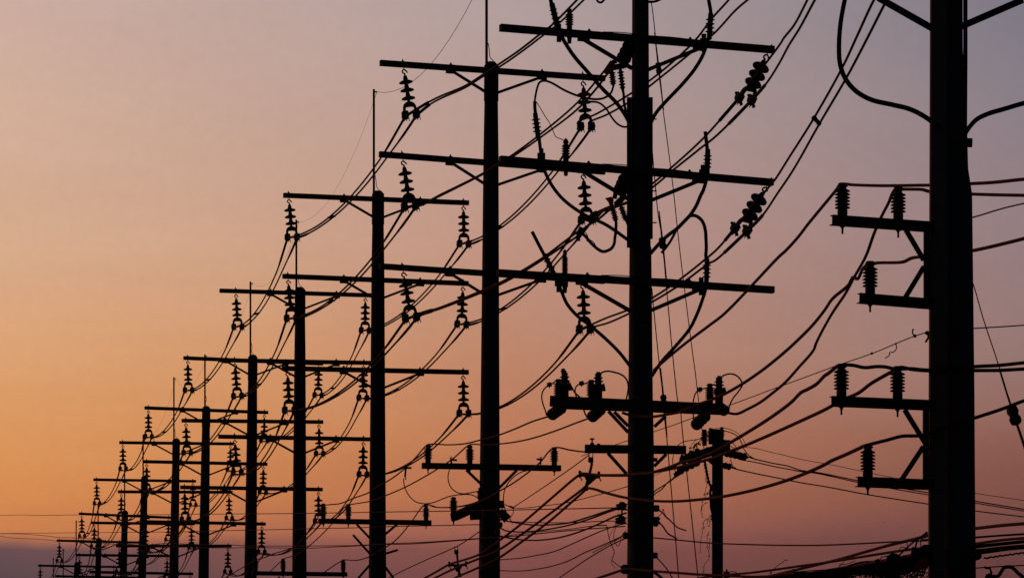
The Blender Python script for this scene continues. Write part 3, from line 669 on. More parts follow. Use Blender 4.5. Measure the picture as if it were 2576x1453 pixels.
line('covered_wire', 'wire running over the middle pin insulators of the lower crossarms to the second switch discs', 'wire',
     P('M',1340,1355,1490,1215,1540,1172,1690,1128,1840,1035,2000,900,2200,700,2420,425)+P('B',850,1098,930,1085)+P('G',0,890,65,865,200,808,330,740,440,675,560,595,660,508,690,494,790,498,880,492,1000,478,1130,450,1300,395,1430,345,1520,312)+P('S',890,955), DEP(690), dA, .011, 'cable')
line('covered_wire', 'wire running over the right pin insulators of the lower crossarms to the lowest crossarm', 'wire',
     P('M',2110,1360,2340,1210,2400,1188,2480,1195,2576,1195)+P('B',930,1350,1000,1310)+P('G',70,1238,130,1195,200,1125,270,1035,350,930,380,925,420,940,470,946,600,940,680,925,760,900,885,832,1000,765,1110,685,1185,620,1262,530,1300,516,1400,535,1480,546,1535,550), DEP(830), dA, .011, 'cable')
p1 = POLES[0]['root']; dp = D0-.35
MB().bar(at('X2',850,1370,dp-.9), at('X2',1480,1080,dp+.1), .13, .14).build('side_bracket', M['steel'], p1)
post_mb(at('X2',845,1300,dp-.88), .30, .078, 7, bolt=.13).build('pin_insulator', M['porcelain'], p1)
post_mb(at('X2',1400,1060,dp-.1), .26, .07, 7).build('pin_insulator', M['porcelain'], p1)
MB().bar(at('X2',1180,1340,dp), at('X2',1420,1330,dp), .13, .16).build('bracket_box', M['steel'], p1)
MB().tube([w3((1233,1303), D0), w3((1233,1305), D0), w3((1230,1360), D0), w3((1230,1460), D0), Vector((w3((1230,1453), D0).x, D0, 0))], [.155,.19,.168,.172,.22], 22).build('pole_sleeve', M['concrete'], p1)
m = MB(); vb(m,'X2',1780,1110,1890,1110,dp,.12,.13); vb(m,'X2',1760,1000,1800,1070,dp,.05,.04); m.build('bracket_box', M['steel'], p1)
MB().tube([at('X2',1790,1250,dp), at('X2',1960,1420,dp)], [.075,.09], 14).build('fuse_holder', M['grey_porcelain'], p1)
m = MB(); m.lathe(at('G',895,1070,dp), (1,0,0), [(-.02,.03),(0,.055),(.03,.055),(.05,.03)], 12); m.lathe(at('G',880,1110,dp), (0,0,-1), [(-.02,.03),(0,.05),(.06,.05),(.08,.03)], 12); m.build('spool_insulator', M['porcelain'], p1)
line('drop_wire', 'drop wire curving from the left wire clamp round to the side bracket insulator', 'wire', P('G',205,738,208,780,225,830,260,880,300,908,345,918)+P('X2',300,1095,450,1065,600,1005,760,945,900,920,1000,908,1150,905,1250,925,1330,965,1385,1000), dp, dp, .011, 'rubber')
line('drop_wire', 'drop wire curving from the second wire clamp down to the third pole', 'wire', P('X2',765,395,735,500,735,600,770,720,850,820,960,880,1080,890,1200,870,1300,850,1385,850,1440,900), dp, dp, .011, 'rubber')
line('drop_wire', 'drop wire curving from below the right pin insulator to the fuse holder', 'wire', P('X2',2380,410,2230,450,2080,550,1950,700,1890,850,1875,1000,1890,1150,1930,1260,1990,1380,2060,1500), dp, dp, .011, 'rubber')
line('drop_wire', 'short bare splice leading right from the left drop wire to the side bracket', 'wire', P('X2',330,1115,430,1145,520,1172,600,1175,700,1175,800,1168,950,1152,1200,1100,1360,1045), dp, dp, .009, 'cable')
for lab, v, a in (('wire clamp with side lug at the top of the left drop wire', 'G', (222,655,215,725,262,662)), ('wire clamp with side lug at the top of the second drop wire', 'G', (545,595,548,635,588,608)), ('open wire clamp beside the right pin insulator of the third pole', 'G', (1190,595,1185,635,1158,600))):
    m = MB(); vb(m, v, a[0], a[1], a[2], a[3], dp, .035, .035); vb(m, v, a[0], a[1]+8, a[4], a[5], dp, .03, .035); m.tube([at(v,a[2],a[3],dp), at(v,a[2]+6,a[3]+22,dp)], .012, 6)
    for q in (-6, 4): m.tube([at(v,a[0]+q,a[1]-14,dp), at(v,a[0]+q,a[1]+6,dp)], .008, 5)
    tag(m.build('wire_clamp', M['steel']), lab, 'clamp')
m = MB(); m.bar(at('X2',2000,1150,dp), at('X2',2090,1190,dp), .03, .035); m.tube(smooth([at('X2',1900,1110,dp), at('X2',1990,1150,dp), at('X2',2080,1170,dp)], 4), .01, 5); m.tube(smooth([at('X2',2085,1190,dp), at('X2',2075,1280,dp), at('X2',2015,1390,dp)], 4), .007, 5)
tag(m.build('wire_clamp', M['steel']), 'twisted dead-end clamp right of the third pole where thin wires meet', 'clamp')

# ------------------------------------------------------------------ guy wires with strain insulators
def guy(label, pts, d0, d1, boxes, r=.008):
    q = smooth(path3(pts, d0, d1), 4); root = thing('guy_wire', q[0], label, 'guy wire', 'guy wires of the terminal pole')
    MB().tube(q, r, 6).build('wire', M['wire'], root)
    for (v, x, y, w, h, d) in boxes:
        p = at(v, x, y, d); u = (q[-1]-q[0]).normalized()
        MB().lathe(p-u*h/2, u, [(0,w*.3),(h*.06,w*.46),(h*.3,w*.5),(h*.42,w*.40),(h*.58,w*.40),(h*.7,w*.5),(h*.94,w*.46),(h,w*.3)], 12).build('strain_insulator', M['porcelain'], root)
        MB().tube([p-u*(h*.5+.5), p-u*h*.5], [r*1.1, r*2.0], 6).tube([p+u*h*.5, p+u*(h*.5+.6)], [r*2.0, r*1.1], 6).build('grip', M['wire'], root)
    return root
g0 = D1-.5
guy('guy wire passing a block insulator beside the highest crossarm and ending in dry vine', P('T',1780,10,1800,130,1835,430,1860,700,1885,950,1905,1100,1940,1380)+P('E',1090,610,1120,840,1150,1080,1190,1453)+P('J',907,0,925,130,945,300,962,440,975,550)+P('Q',780,850,800,960,820,1080,850,1220)+P('J',1035,1060,1060,1300,1075,1470), g0, 57, [('T',1890,965,.095,.17,g0)])
guy('guy wire left of the other two through the upper block, below the middle cable fork', P('E',1030,870,1045,1050,1065,1250,1090,1400)+P('F',1710,280,1735,560,1760,830,1800,1170)+P('J',825,330,850,575,880,850,905,1080,945,1460), g0, 56, [('E',1090,1412,.115,.17,g0)])
guy('leftmost guy wire with its block insulator on the heavy lower crossarm', P('F',1626,405,1640,560,1660,760,1680,950,1700,1110)+P('J',725,380,745,560,770,850,795,1140,822,1460), g0, 57, [('S',1960,700,.10,.15,g0-.05)])

# dry vine on the guy wire
m = MB(); random.seed(21)
for (v, pts) in (('R',(1900,250,1840,260,1830,280)),('R',(1870,380,1810,420,1790,500,1805,600)),('R',(1880,600,1830,640,1815,720,1800,820,1780,900,1775,1000,1770,1100)),('R',(1900,780,1870,860,1870,950,1880,1040,1900,1100,1890,1180,1830,1260,1825,1380)),('R',(1910,880,1900,960,1905,1050)),('R',(1920,560,1880,620,1870,690)),('R',(1920,600,1900,700,1880,720)),('J',(990,800,1000,850,985,915)),('J',(1010,900,975,960,965,1010))):
    q = smooth(path3(P(v,*pts), 57.6, 57.6), 6); m.tube(q, .0035, 4)
    for p in q[::2]:
        for _ in range(random.choice((0,1,1,2))):
            dlt = Vector((random.uniform(-.03,.03), random.uniform(-.02,.02), random.uniform(-.045,.01))); n_ = Vector((random.uniform(-.015,.015),0,.012))
            m.add([p, p+dlt*.5+n_, p+dlt], [(0,1,2)])
q = smooth(path3(P('Q',770,850,790,960,810,1060,840,1180,868,1215,850,1300)+P('R',1920,300,1935,500,1950,650), 57.7, 57.7), 8)
m.tube(q, [random.uniform(.014,.03) for _ in q], 6)
tag(m.build('dry_vine', M['vine']), 'dry leafless vine clinging to the guy wire beside the small pole', 'vine')

# ------------------------------------------------------------------ small square pole between the terminal pole and the nearest pole
DS = 74.0; kS = 1/FOC*DS
ps = w3((1804,1453), DS); ps.z = 0
sp = thing('utility_pole', ps, 'small slim square concrete pole with bunched insulators on top, right of centre', 'utility pole')
m = MB().bar(Vector((w3((1805,1080),DS).x, DS, hz(1080,DS))), Vector((ps.x, DS, 0)), .2, .2, up=Vector((0,1,0)), ch=.02); m.build('shaft', M['concrete'], sp)
c = w3((1770,1150), DS-.14)
vb(MB(),'Q',520,830,1120,640,DS-.25,.13,.17).build('crossarm', M['wood'], sp)
vb(MB(),'Q',1000,640,1130,640,DS-.2,.14,.20).build('crossarm_block', M['wood'], sp)
vb(MB(),'Q',830,830,900,890,DS-.2,.06,.08).build('brace', M['steel'], sp)
for (x, y) in ((770,640),(860,620)): post_mb(at('Q',x,y,DS-.2), .30, .068, 6).build('pin_insulator', M['porcelain'], sp)
post_mb(at('Q',1015,560,DS+.12), .24, .055, 8).build('pin_insulator', M['porcelain'], sp)
def dstr(label, v, x1, y1, x2, y2, d, n, r, dz=.5):
    return dead_end(label, [P(v,x1,y1)[0], P(v,x2,y2)[0]], d, dz, r, n, grp='dead-end insulator strings of the small square pole')
dstr('long disc string pointing down left from the small square pole, upper one', 'Q', 720, 720, 440, 860, DS-.3, 4, .085, -.4)
dstr('long disc string pointing down left from the small square pole, lower one', 'Q', 700, 850, 400, 1000, DS-.35, 4, .085, -.4)
dstr('thick disc string pointing right from the small square pole', 'Q', 1050, 740, 1350, 800, DS-.1, 5, .075, .4)
dstr('small spool insulator low on the right side of the small square pole', 'Q', 1030, 915, 1130, 940, DS, 2, .065, .1)
m = MB(); 
for (x, y) in ((480,960),(380,1040),(560,930)): m.bar(at('Q',x-40,y+18,DS-.7), at('Q',x+40,y-22,DS-.7), .06, .07)
tag(m.build('wire_clamp', M['steel']), 'wedge clamps at the tip of the lower left disc string', 'clamp')
for lab, pts, r in (
 ('thin black jumper hoop passing over the small square pole top', P('Q',560,760,575,650,640,570,720,530,800,450,900,405,1000,388,1060,392,1160,420,1260,480,1320,560,1360,640), .006),
 ('thick black jumper hoop just under the small pole top, ending at the right wires', P('Q',600,730,640,640,720,560,800,480,900,440,1030,430,1140,455,1240,510,1290,590,1320,670,1380,760,1500,840), .010),
 ('short jumper bowing from the left clamp to the small pole insulators', P('Q',385,650,430,605,500,578,600,562,700,545,790,510,850,508,900,520), .009),
 ('long jumper hanging left of the small pole insulators', P('Q',330,770,320,850,325,900,345,950,355,1040,340,1080,280,1140), .009),
 ('jumper curling right behind the small pole insulators', P('Q',1030,555,1120,575,1180,610,1215,660), .009),
 ('tight jumper curling over the right disc string', P('Q',1040,580,1100,610,1140,650,1200,680,1250,720,1290,770), .008),
 ('jumper dropping from the right disc string to the spool insulator', P('Q',1140,830,1150,880,1170,930,1220,960), .009)):
    line('jumper_wire', lab, 'wire', pts, DS-.3, DS-.3, r, 'rubber')
random.seed(31)
for i in range(9):
    x = random.uniform(560, 1000); y = random.uniform(640, 800)
    q = [at('Q', x+random.uniform(-25,25)+k*random.uniform(12,34), y+30*math.sin(k*1.3+i)-k*6, DS-.42+.03*i) for k in range(5)]
    MB().tube(smooth(q, 4), random.uniform(.006,.012), 5).build('tie_wire', M['rubber'], sp)
for (x, y, w) in ((470,800,.05),(590,750,.06),(650,900,.05),(880,560,.05),(900,790,.07),(1090,690,.06),(1180,720,.05),(760,760,.07)):
    p = at('Q', x, y, DS-.34); MB().lathe(p-UP*w, (.3*math.sin(x),0,1), [(0,w*.4),(w*.4,w*.9),(w*.9,w*.6),(w*1.3,w),(w*2,w*.3)], 10).build('fitting', M['steel'], sp)
GR = 'wires leaving the small pole to the right'
for lab, pts, r in (
 ('thinnest wire leaving the small pole to the right, topmost', P('Q',1345,662,1500,678,1700,730,1900,775,2121,830)+P('I',0,853,250,905,420,940,600,978,760,1010,960,1045,1195,1080), .005),
 ('upper of the two parallel wires leaving the small pole to the right', P('Q',1370,790,1450,820,1550,845,1750,890,1960,930,2121,985)+P('I',0,903,200,945,400,985,735,1043,960,1083,1195,1122), .010),
 ('lower of the two parallel wires leaving the small pole to the right', P('Q',1280,840,1400,858,1560,890,1760,935,1960,972,2121,1003)+P('I',0,908,200,950,400,993,735,1053,960,1092,1195,1130), .009),
 ('lowest wire leaving the small pole to the right from the spool insulator', P('Q',1130,940,1200,965,1340,1000,1700,1075,1900,1115,2121,1160)+P('I',0,968,250,1015,435,1050,735,1097,960,1130,1195,1158), .010),
 ('upper of two wires from the small pole lower left clamps toward the terminal pole', P('Q',400,1050,300,1130,180,1210,60,1290)+P('G',1990,865), .010),
 ('lower of two wires from the small pole lower left clamps toward the terminal pole', P('Q',480,1010,380,1075,260,1150,170,1250,60,1330)+P('G',1990,880), .010),
 ('faint thin wire between the small pole and the terminal pole', P('Q',260,970,160,1015,70,1058,-10,1090), .004)):
    line('overhead_wire', lab, 'wire', pts, DS-.3, DS+4, r, 'wire')

# ------------------------------------------------------------------ nearest pole at the right edge
RB = w3((2400,1453), DR); RB.z = 0
rp = thing('utility_pole', RB, 'nearest thick black pole at the right edge with steel side brackets and insulators', 'utility pole', 'tall concrete poles of the power line')
shaft(2400, DR, [(-260,2388,32),(-60,2388,33.5),(120,2388,34),(330,2392,38),(430,2396,40),(490,2402,43.5),(700,2403,45),(1000,2405,46.5),(1180,2406,46.5),(1453,2408,47)], rp, n=32)
m = MB().bar(w3((2361,-200), DR-.22), Vector((w3((2351.5,1453), DR-.22).x, DR-.22, 0)), .17, .12, up=Vector((0,1,0)), ch=.01); m.build('square_post', M['warm'], rp)
MB().tube([w3((2428.5,-200), DR-.1), w3((2428.5,150), DR-.1), w3((2427.5,325), DR-.1), w3((2430,420), DR-.05)], .024, 12).build('conduit', M['rubber'], rp)
vb(MB(),'H',900,690,955,692,DR-.15,.06,.09).build('conduit_clamp', M['steel'], rp)
for (y0, y1, xx) in ((583,757,2331),(1020,1218,2329)):
    MB().bar(w3((xx,y0), DR-.3), w3((xx,y1), DR-.3), .06, .10, up=Vector((0,1,0))).build('steel_backplate', M['steel'], rp)
def bracket(xl, yl, xr, yr, ins):
    c = RB+Vector((ADIR.y,-ADIR.x,0))*.36; a = c+ADIR*along(c, xl); e = c+ADIR*along(c, xr); a.z = hz(yl, a.y); e.z = hz(yr, e.y); dr = (e-a).normalized()
    f = dr.cross(UP).normalized(); m = MB().bar(a, e, .012, .096)
    m.bar(a+UP*.05-f*-.03-dr*.02, e+UP*.05-f*-.03, .085, .008); m.bar(a-UP*.05-f*-.03-dr*.03, e-UP*.05-f*-.03, .085, .008)
    m.build('bracket', M['steel'], rp); out = []
    for x in ins:
        p = a+dr*(along(c, x)-along(c, xl))+UP*.054+f*.03
        post_mb(p, .35, .084, 6, bolt=.108).build('pin_insulator', M['porcelain'], rp); out.append(p)
    return out
bracket(2093.5, 555, 2350, 572.5, (2116.4, 2256.6)); bracket(2162, 751, 2350, 766, (2186,)); bracket(2091.5, 1009.5, 2350, 1020, (2113.8, 2255)); bracket(2157.5, 1211.5, 2350, 1219.5, (2180.2,))
for a in (('X3',1540,870,1800,1310),('H',722,1290,625,1450),('I',622,645,718,800),('I',712,822,608,980)): vb(MB(),*a,DR-.33,.02,.055).build('brace', M['steel'], rp)
for a in (('H',500,-10,765,140),('H',905,128,1200,0)): vb(MB(),*a,DR-.3,.03,.07).build('brace', M['steel'], rp)
line('cable', 'big black cable loop left of the nearest pole, running off the top edge', 'cable', P('H',350,-60,338,0,318,110,310,220,315,310,340,380,390,440,465,483,570,508,650,528,720,562,800,620), DR-.3, DR-.3, .028, 'rubber')
line('cable', 'big black cable bending right from the nearest pole out of the frame', 'cable', P('H',905,680,935,625,975,580,1030,552,1110,528,1206,500,1300,480), DR-.3, DR-.3, .028, 'rubber')
# covered wires over the bracket insulators
for lab, pts, dd in (
 ('covered wire from the terminal pole up over the outer insulator of the top bracket', P('F',1640,935,1690,890,1760,830,1870,742,2000,645,2099,568)+P('V',1960,645)+P('H',0,1275,50,1215,110,1150,160,1085,230,1000,300,915)+P('X3',560,240,640,205,760,215,1200,228,1890,222)+P('H',800,900,940,890,1050,884,1206,868,1300,862), D1),
 ('covered wire from the heavy crossarm right tip to the inner insulator of the top bracket', P('J',1140,400,1192,405,1260,375,1340,332,1420,272,1500,205,1590,105,1680,0)+P('I',0,567,100,460,200,320,270,190,340,85,380,10)+P('H',350,1410,440,1240,480,1130,515,1050)+P('X3',1200,660,1290,470,1360,310,1420,270,1500,278,1650,280,1780,285,1890,315)+P('H',850,935,960,940,1050,943,1206,946,1300,948), D1),
 ('covered wire crossing the terminal pole low and rising to the insulator of the second bracket', P('S',1385,885,1460,908,1570,925,1700,938,1840,935)+P('J',740,410,830,392,930,350,1020,318,1100,285,1230,212,1370,115,1510,0)+P('I',0,405,100,320,180,240,240,165,270,120,290,100,350,50,375,10)+P('H',290,1453,340,1405,400,1350,430,1295,480,1275,620,1268,660,1250,710,1243,780,1240,960,1213,1206,1155,1300,1130), D1),
 ('covered wire running over the third bracket insulators and on past the pole', P('I',300,435,340,430,380,433,430,443,490,438,530,440,580,450,650,448,735,455,960,438,1080,432,1195,420,1290,415), DR-.3),
 ('covered wire leaving the inner insulator of the third bracket to the right', P('I',575,455,600,442,660,452,735,458,960,457,1080,456,1195,450,1290,448), DR-.28),
 ('covered wire leaving the lowest bracket insulator and rising to the right', P('I',430,818,480,805,540,790,610,772,700,768,800,735,960,684,1080,645,1195,602,1290,570), DR-.3)):
    line('covered_wire', lab, 'wire', pts, dd-.3 if dd > 50 else dd, DR-.32, .018, 'cable')
line('guy_strand', 'thin wire leaving the nearest pole to the right above the bracket wires', 'wire', P('H',930,1060,985,1045,1100,1010,1206,985,1300,965), DR-.2, DR-.6, .007, 'wire')
line('messenger_wire', 'thin level wire leaving the nearest pole to the right at mid height', 'wire', P('I',800,262,955,255,1195,240,1290,232), DR-.2, DR-.6, .006, 'wire')
r_ = guy('slanted guy wire with dark strain insulator right of the nearest pole', P('H',935,1290,955,1360)+P('I',960,70,1000,210,1050,360,1095,500,1125,600,1160,700,1195,800,1240,930), DR-.1, DR-1.5, [('I',1147,672,.13,.21,DR-1.1)], .007)
r_['group'] = 'guy wires'; 
# messenger with small cleats
c = thing('messenger_wire', at('I',730,275,DR-.2), 'thin slanting wire with small cleats rising left of the nearest pole', 'wire')
MB().tube(smooth(path3(forward(P('J',200,672+2,410,604,490,577,670,516,800,472,920,428,1170,341,1400,255,1600,182,1754,125)+P('I',60,518,180,478,300,432,470,374,580,328,670,292,735,272)), D1+6, DR-.2), 4), .006, 6).build('wire', M['wire'], c)
for x, y, s in ((465,375,.014),(580,328,.010),(672,291,.018),(730,276,.022)):
    p = at('I',x,y,DR-.2); MB().lathe(p-Vector((s,0,s*.4)), (1,0,.35), [(0,s*.4),(s*.5,s),(s*1.5,s),(s*2,s*.4)], 8).build('cleat', M['steel'], c)
m = MB(); m.tube(smooth(path3(P('I',580,330,583,350,570,368,550,372,548,385,528,398), DR-.2, DR-.2), 5), .006, 5); m.tube(smooth(path3(P('I',672,290,662,282,662,260,668,262), DR-.2, DR-.2), 4), .008, 5); m.tube(path3(P('I',733,270,736,300,722,322), DR-.2, DR-.2), .012, 5)
m.build('loose_end', M['wire'], c)

# ------------------------------------------------------------------ long low communication wires
CW = 'thin communication wires crossing low in the photo'
for lab, pts, a, b, r in (
 ('thin wire crossing from the left edge just above the sunset cloud band, highest one', P('K',-60,560,0,562,330,556,520,562,1110,556,2440,550)+P('M',0,548,1000,541,1700,535,2576,522)+P('G',65,978,500,972,760,968,985,963,1400,955,1735,948), 160, D1-.2, .008),
 ('thin wire entering at the left edge and staying nearly level into the third pole', P('K',-60,822,0,820,600,812,1400,805,2000,798,2576,794)+P('M',0,790,600,779,1700,757,2000,748,2576,737)+P('G',65,1083,400,1076,745,1068), 160, D0-.2, .008),
 ('thin wire splitting off at the left edge and dipping behind the far poles', P('K',-60,822,0,822,220,822,420,832,700,856,820,873,1000,878,1400,905,1700,950,2000,980)+P('M',-100,955,0,960,400,975,800,981,1000,990,2000,993,2576,985)+P('G',65,1206,300,1197,500,1185,745,1167,1000,1150,1400,1110,1790,1080), 160, D1-.2, .008),
 ('thin wire low at the left edge sloping down to the cloud band', P('K',-60,852,0,855,150,878,600,902,820,926,1100,940,1500,962,1900,985)+P('M',0,1000,450,1018,800,1022,1000,1015,1700,1024,2000,1022,2200,1010,2576,993)+P('G',65,1210,250,1207,500,1190,745,1170), 160, D0-.2, .008)):
    line('communication_wire', lab, 'wire', pts, a, b, r, 'wire', CW)
CG = 'communication wires between the third pole and the terminal pole'
for lab, pts, r in (
 ('highest of the thick sagging wires between the third pole and the terminal pole', P('G',890,1030,930,1040,985,1050,1120,1070,1250,1070,1390,1055,1550,1008,1680,965,1740,945,1800,935), .012),
 ('second highest thick sagging wire between the third and terminal poles', P('G',900,1095,940,1112,1000,1120,1100,1118,1200,1108,1400,1070,1560,1020,1700,968,1800,940), .012),
 ('thick sagging wire between the third and terminal poles with the deepest sag', P('G',885,1145,940,1160,1030,1175,1150,1181,1300,1165,1450,1125,1600,1065,1720,1010,1800,985), .012),
 ('nearly level thin wire into the lower spool rack of the terminal pole', P('G',960,1045,1050,1050,1300,1055,1500,1050,1650,1043,1740,1043,1800,1042), .007),
 ('thin wire crossing the sagging wires to a hanging strand left of the terminal pole', P('G',890,1160,1000,1140,1200,1118,1400,1100,1560,1078,1660,1073), .006),
 ('thin brown wire sagging from the lower rack down to the third pole', P('G',890,1320,950,1316,1040,1308,1150,1290,1280,1262,1400,1212,1560,1140,1700,1085,1790,1060), .008),
 ('thin brown wire sagging nearest the bottom edge toward the terminal pole', P('G',885,1397,1000,1400,1080,1398,1180,1383,1250,1370,1380,1330,1500,1270,1620,1220,1720,1175,1800,1140), .008),
 ('straight thin wire rising from the bottom edge to the terminal pole', P('G',1290,1470,1400,1395,1560,1290,1700,1210,1810,1160), .008),
 ('short wire beside the straight rising wire, reaching the small knob on the pole', P('G',1560,1268,1640,1225,1700,1195,1760,1160,1800,1135), .006),
 ('thin wire from the twisted clamp swinging up right behind the terminal pole', P('G',985,948,1060,950,1200,935,1380,910,1560,865,1700,828,1810,795), .006),
 ('straight thin wire from the twisted clamp up to the lowest crossarm', P('G',990,945,1150,840,1300,738,1440,640,1530,572), .007)):
    line('communication_wire', lab, 'wire', pts, D0-.2, D1-.25, r, 'wire', CG)
line('communication_wire', 'thin straight wire rising from the bottom edge over the small hanger to the third pole', 'wire', P('G',60,1470,200,1398,380,1315,570,1232,620,1205,745,1120), D0+8, D0-.2, .008, 'wire')
line('communication_wire', 'level wire from the terminal pole past the small square pole to the nearest pole', 'wire', P('J',640,1193,700,1198,860,1213,1030,1228,1300,1238,1500,1242,1754,1241)+P('I',0,1295,240,1292,600,1277,735,1272,960,1256,1195,1240,1290,1236), D1-.2, DR-.3, .009, 'wire')
def rack(label, v, x, y, d, s=1):
    root = thing('spool_rack', at(v,x,y,d), label, 'insulator', 'spool insulator racks on the terminal pole')
    for i, (dx, dy) in enumerate(((0,-12),(-45,18),(20,20))):
        p = at(v, x+dx, y+dy, d-.03*i); MB().lathe(p-UP*.04*s, (0,.0,1), [(0,.025*s),(.01,.05*s),(.03,.05*s),(.04,.03*s),(.055,.03*s),(.065,.05*s),(.085,.045*s),(.095,.02*s)], 12).build('spool', M['porcelain'], root)
    m = MB(); m.bar(at(v,x,y-40,d), at(v,x,y+40,d), .03, .03); m.bar(at(v,x,y-35,d), at(v,x+80,y-30,d), .015, .02); m.bar(at(v,x,y+45,d), at(v,x+80,y+50,d), .015, .02); m.tube([at(v,x,y-52,d), at(v,x,y-30,d)], .02, 8); m.build('frame', M['steel'], root)
rack('upper rack of dark spool insulators on the left side of the terminal pole', 'R', 665, 435, D1-.2)
rack('lower rack of dark spool insulators on the left side of the terminal pole', 'R', 655, 630, D1-.2)
MB().bar(at('R',665,480,D1-.2), at('R',660,590,D1-.2), .025, .025).build('rack_rod', M['steel'], tp)
for (x, y, w) in ((1150,465,.05),(1150,640,.06),(1145,690,.035),(720,850,.05),(1133,1130,.045),(710,1325,.07)):
    MB().lathe(at('R',x,y,D1-.25)-UP*w, (0,0,1), [(0,w*.5),(w*.3,w),(w*.8,w),(w,w*.6),(w*1.2,w),(w*1.7,w),(w*2,w*.5)], 12).build('side_knob', M['porcelain'], tp)
for lab, pts, r, mt in (
 ('frayed wire end twisting out right of the terminal pole, upper one', P('R',1135,425,1175,450,1195,490,1240,530,1290,590,1340,630,1400,690,1460,740,1520,762,1575,782), .011, 'rubber'),
 ('frayed wire end drooping out right of the terminal pole, lower one', P('R',1160,665,1190,670,1240,715,1280,775,1320,825,1390,865,1445,900), .013, 'rubber'),
 ('thin hairpin shaped wire between the two frayed ends', P('R',1140,600,1185,575,1225,535,1245,470,1262,530,1290,580,1340,620), .006, 'rubber'),
 ('wire leaving a knob low on the terminal pole and running down right', P('R',1140,1140,1185,1190,1250,1260,1320,1350,1385,1460), .010, 'rubber'),
 ('thick strap slanting down right at the foot of the terminal pole', P('R',1110,1360,1180,1410,1250,1470), .024, 'rubber'),
 ('thin wire dangling in a wave left of the terminal pole', P('R',300,708,400,702,440,705,458,760,470,830,490,910,520,990,550,1060,552,1110,530,1160,525,1195,560,1230,620,1275,680,1320), .007, 'rubber'),
 ('thin wire looping under the lower spool rack of the terminal pole', P('R',600,690,570,750,550,830,555,910,580,970,603,998,635,960,650,890,680,820,730,775), .006, 'rubber'),
 ('hair thin wire wisp beside the dangling wave', P('R',520,1190,515,1240,545,1280,565,1310), .004, 'rubber'),
 ('hair thin wire hanging straight under the spool racks', P('R',615,500,605,560,585,660,545,750,505,830,490,880), .004, 'rubber')):
    line('loose_wire', lab, 'wire', pts, D1-.3, D1-.3, r, mt)
line('covered_wire', 'reddish cable tied to a knob low on the terminal pole, crossing it toward the right', 'cable', P('R',280,1465,450,1408,640,1345,700,1325,780,1322,900,1332,1120,1352,1500,1380,1750,1398,2090,1412,2475,1432)+P('X1',0,915,180,918,420,885,700,850), D1-.42, 50, .017, 'cable')
# low wires between the small pole and the nearest pole
for lab, pts, r, m_ in (
 ('dark cable rising from the bottom edge along the cable bundle to the nearest pole', P('R',1750,1450,2080,1405,2300,1390,2475,1375)+P('X1',0,858,280,820,700,760,1000,720,1380,662,1700,610,2100,548,2400,508,2540,500)+P('O',1000,1030,1420,965,1800,912,2107,885,2300,862), .015, 'cable'),
 ('brown cable rising steeply from the bundle to a strap on the nearest pole', P('X1',270,905,500,850,1000,730,1300,655,1600,570,2000,458,2200,410,2400,360)+P('O',745,850,850,805,1000,790,1420,748,1800,705,2107,680,2300,660), .018, 'cable'),
 ('thin dark wire leaving the nearest pole to the right, above the lowest cables', P('O',1300,882,1420,877,1700,855,2107,830,2300,815), .009, 'wire'),
 ('thick cable leaving the nearest pole to the right just over the black bundle', P('O',1300,1020,1420,1008,1700,975,2107,935,2300,915), .018, 'cable'),
 ('thin wire leaving the nearest pole to the right near the bottom edge', P('O',1300,1318,1420,1308,1700,1290,2107,1268,2300,1258), .006, 'wire'),
 ('bent dark pipe arm at the bottom right corner', P('O',1560,1450,1620,1425,1740,1420,1790,1350,1830,1300,1920,1293,1960,1315,2020,1375,2107,1445), .022, 'rubber'),
 ('small hook shaped wire above the bent pipe arm', P('O',1550,1285,1570,1310,1620,1310,1635,1345,1645,1380,1630,1400,1570,1412), .012, 'rubber')):
    line('low_cable', lab, 'cable', pts, 62 if pts[0][0] < 2000 else DR-.3, DR-.35, r, m_)
# black bundle right of the pole with a helix tie
random.seed(5)
bt = thing('cable_bundle', at('O',1420,1060,DR-.3), 'thick black bundle of cables leaving the nearest pole to the right', 'cable')
for i in range(7):
    o = i*9; MB().tube(smooth(path3(P('O',1380,1050+o,1500,1045+o+random.uniform(-6,6),1700,1022+o*.95,1900,1000+o*.9+random.uniform(-5,5),2107,985+o*.8,2300,965+o*.8), DR-.3, DR-.5), 5), .012, 6).build('strand', M['rubber'], bt)
MB().lathe(at('O',1440,1130,DR-.35)-Vector((.1,0,0)), (1,0,.05), [(-.02,.03),(0,.055),(.07,.065),(.13,.05),(.15,.03)], 14).build('clamp', M['steel'], bt)
q = []
for k in range(90):
    t = k/89; p = at('O',1540+t*(2300-1540),1170-t*108,DR-.35); a = k*.75; q.append(p+Vector((0,math.cos(a)*.008,math.sin(a+.6*math.sin(k*.31))*random.uniform(.002,.008))))
tag(MB().tube(q, .010, 5).tube([at('O',1540,1172,DR-.35), at('O',2300,1064,DR-.35)], .006, 5).build('twisted_wire', M['rubber']), 'chain-like twisted wire below the black bundle at the right edge', 'wire')
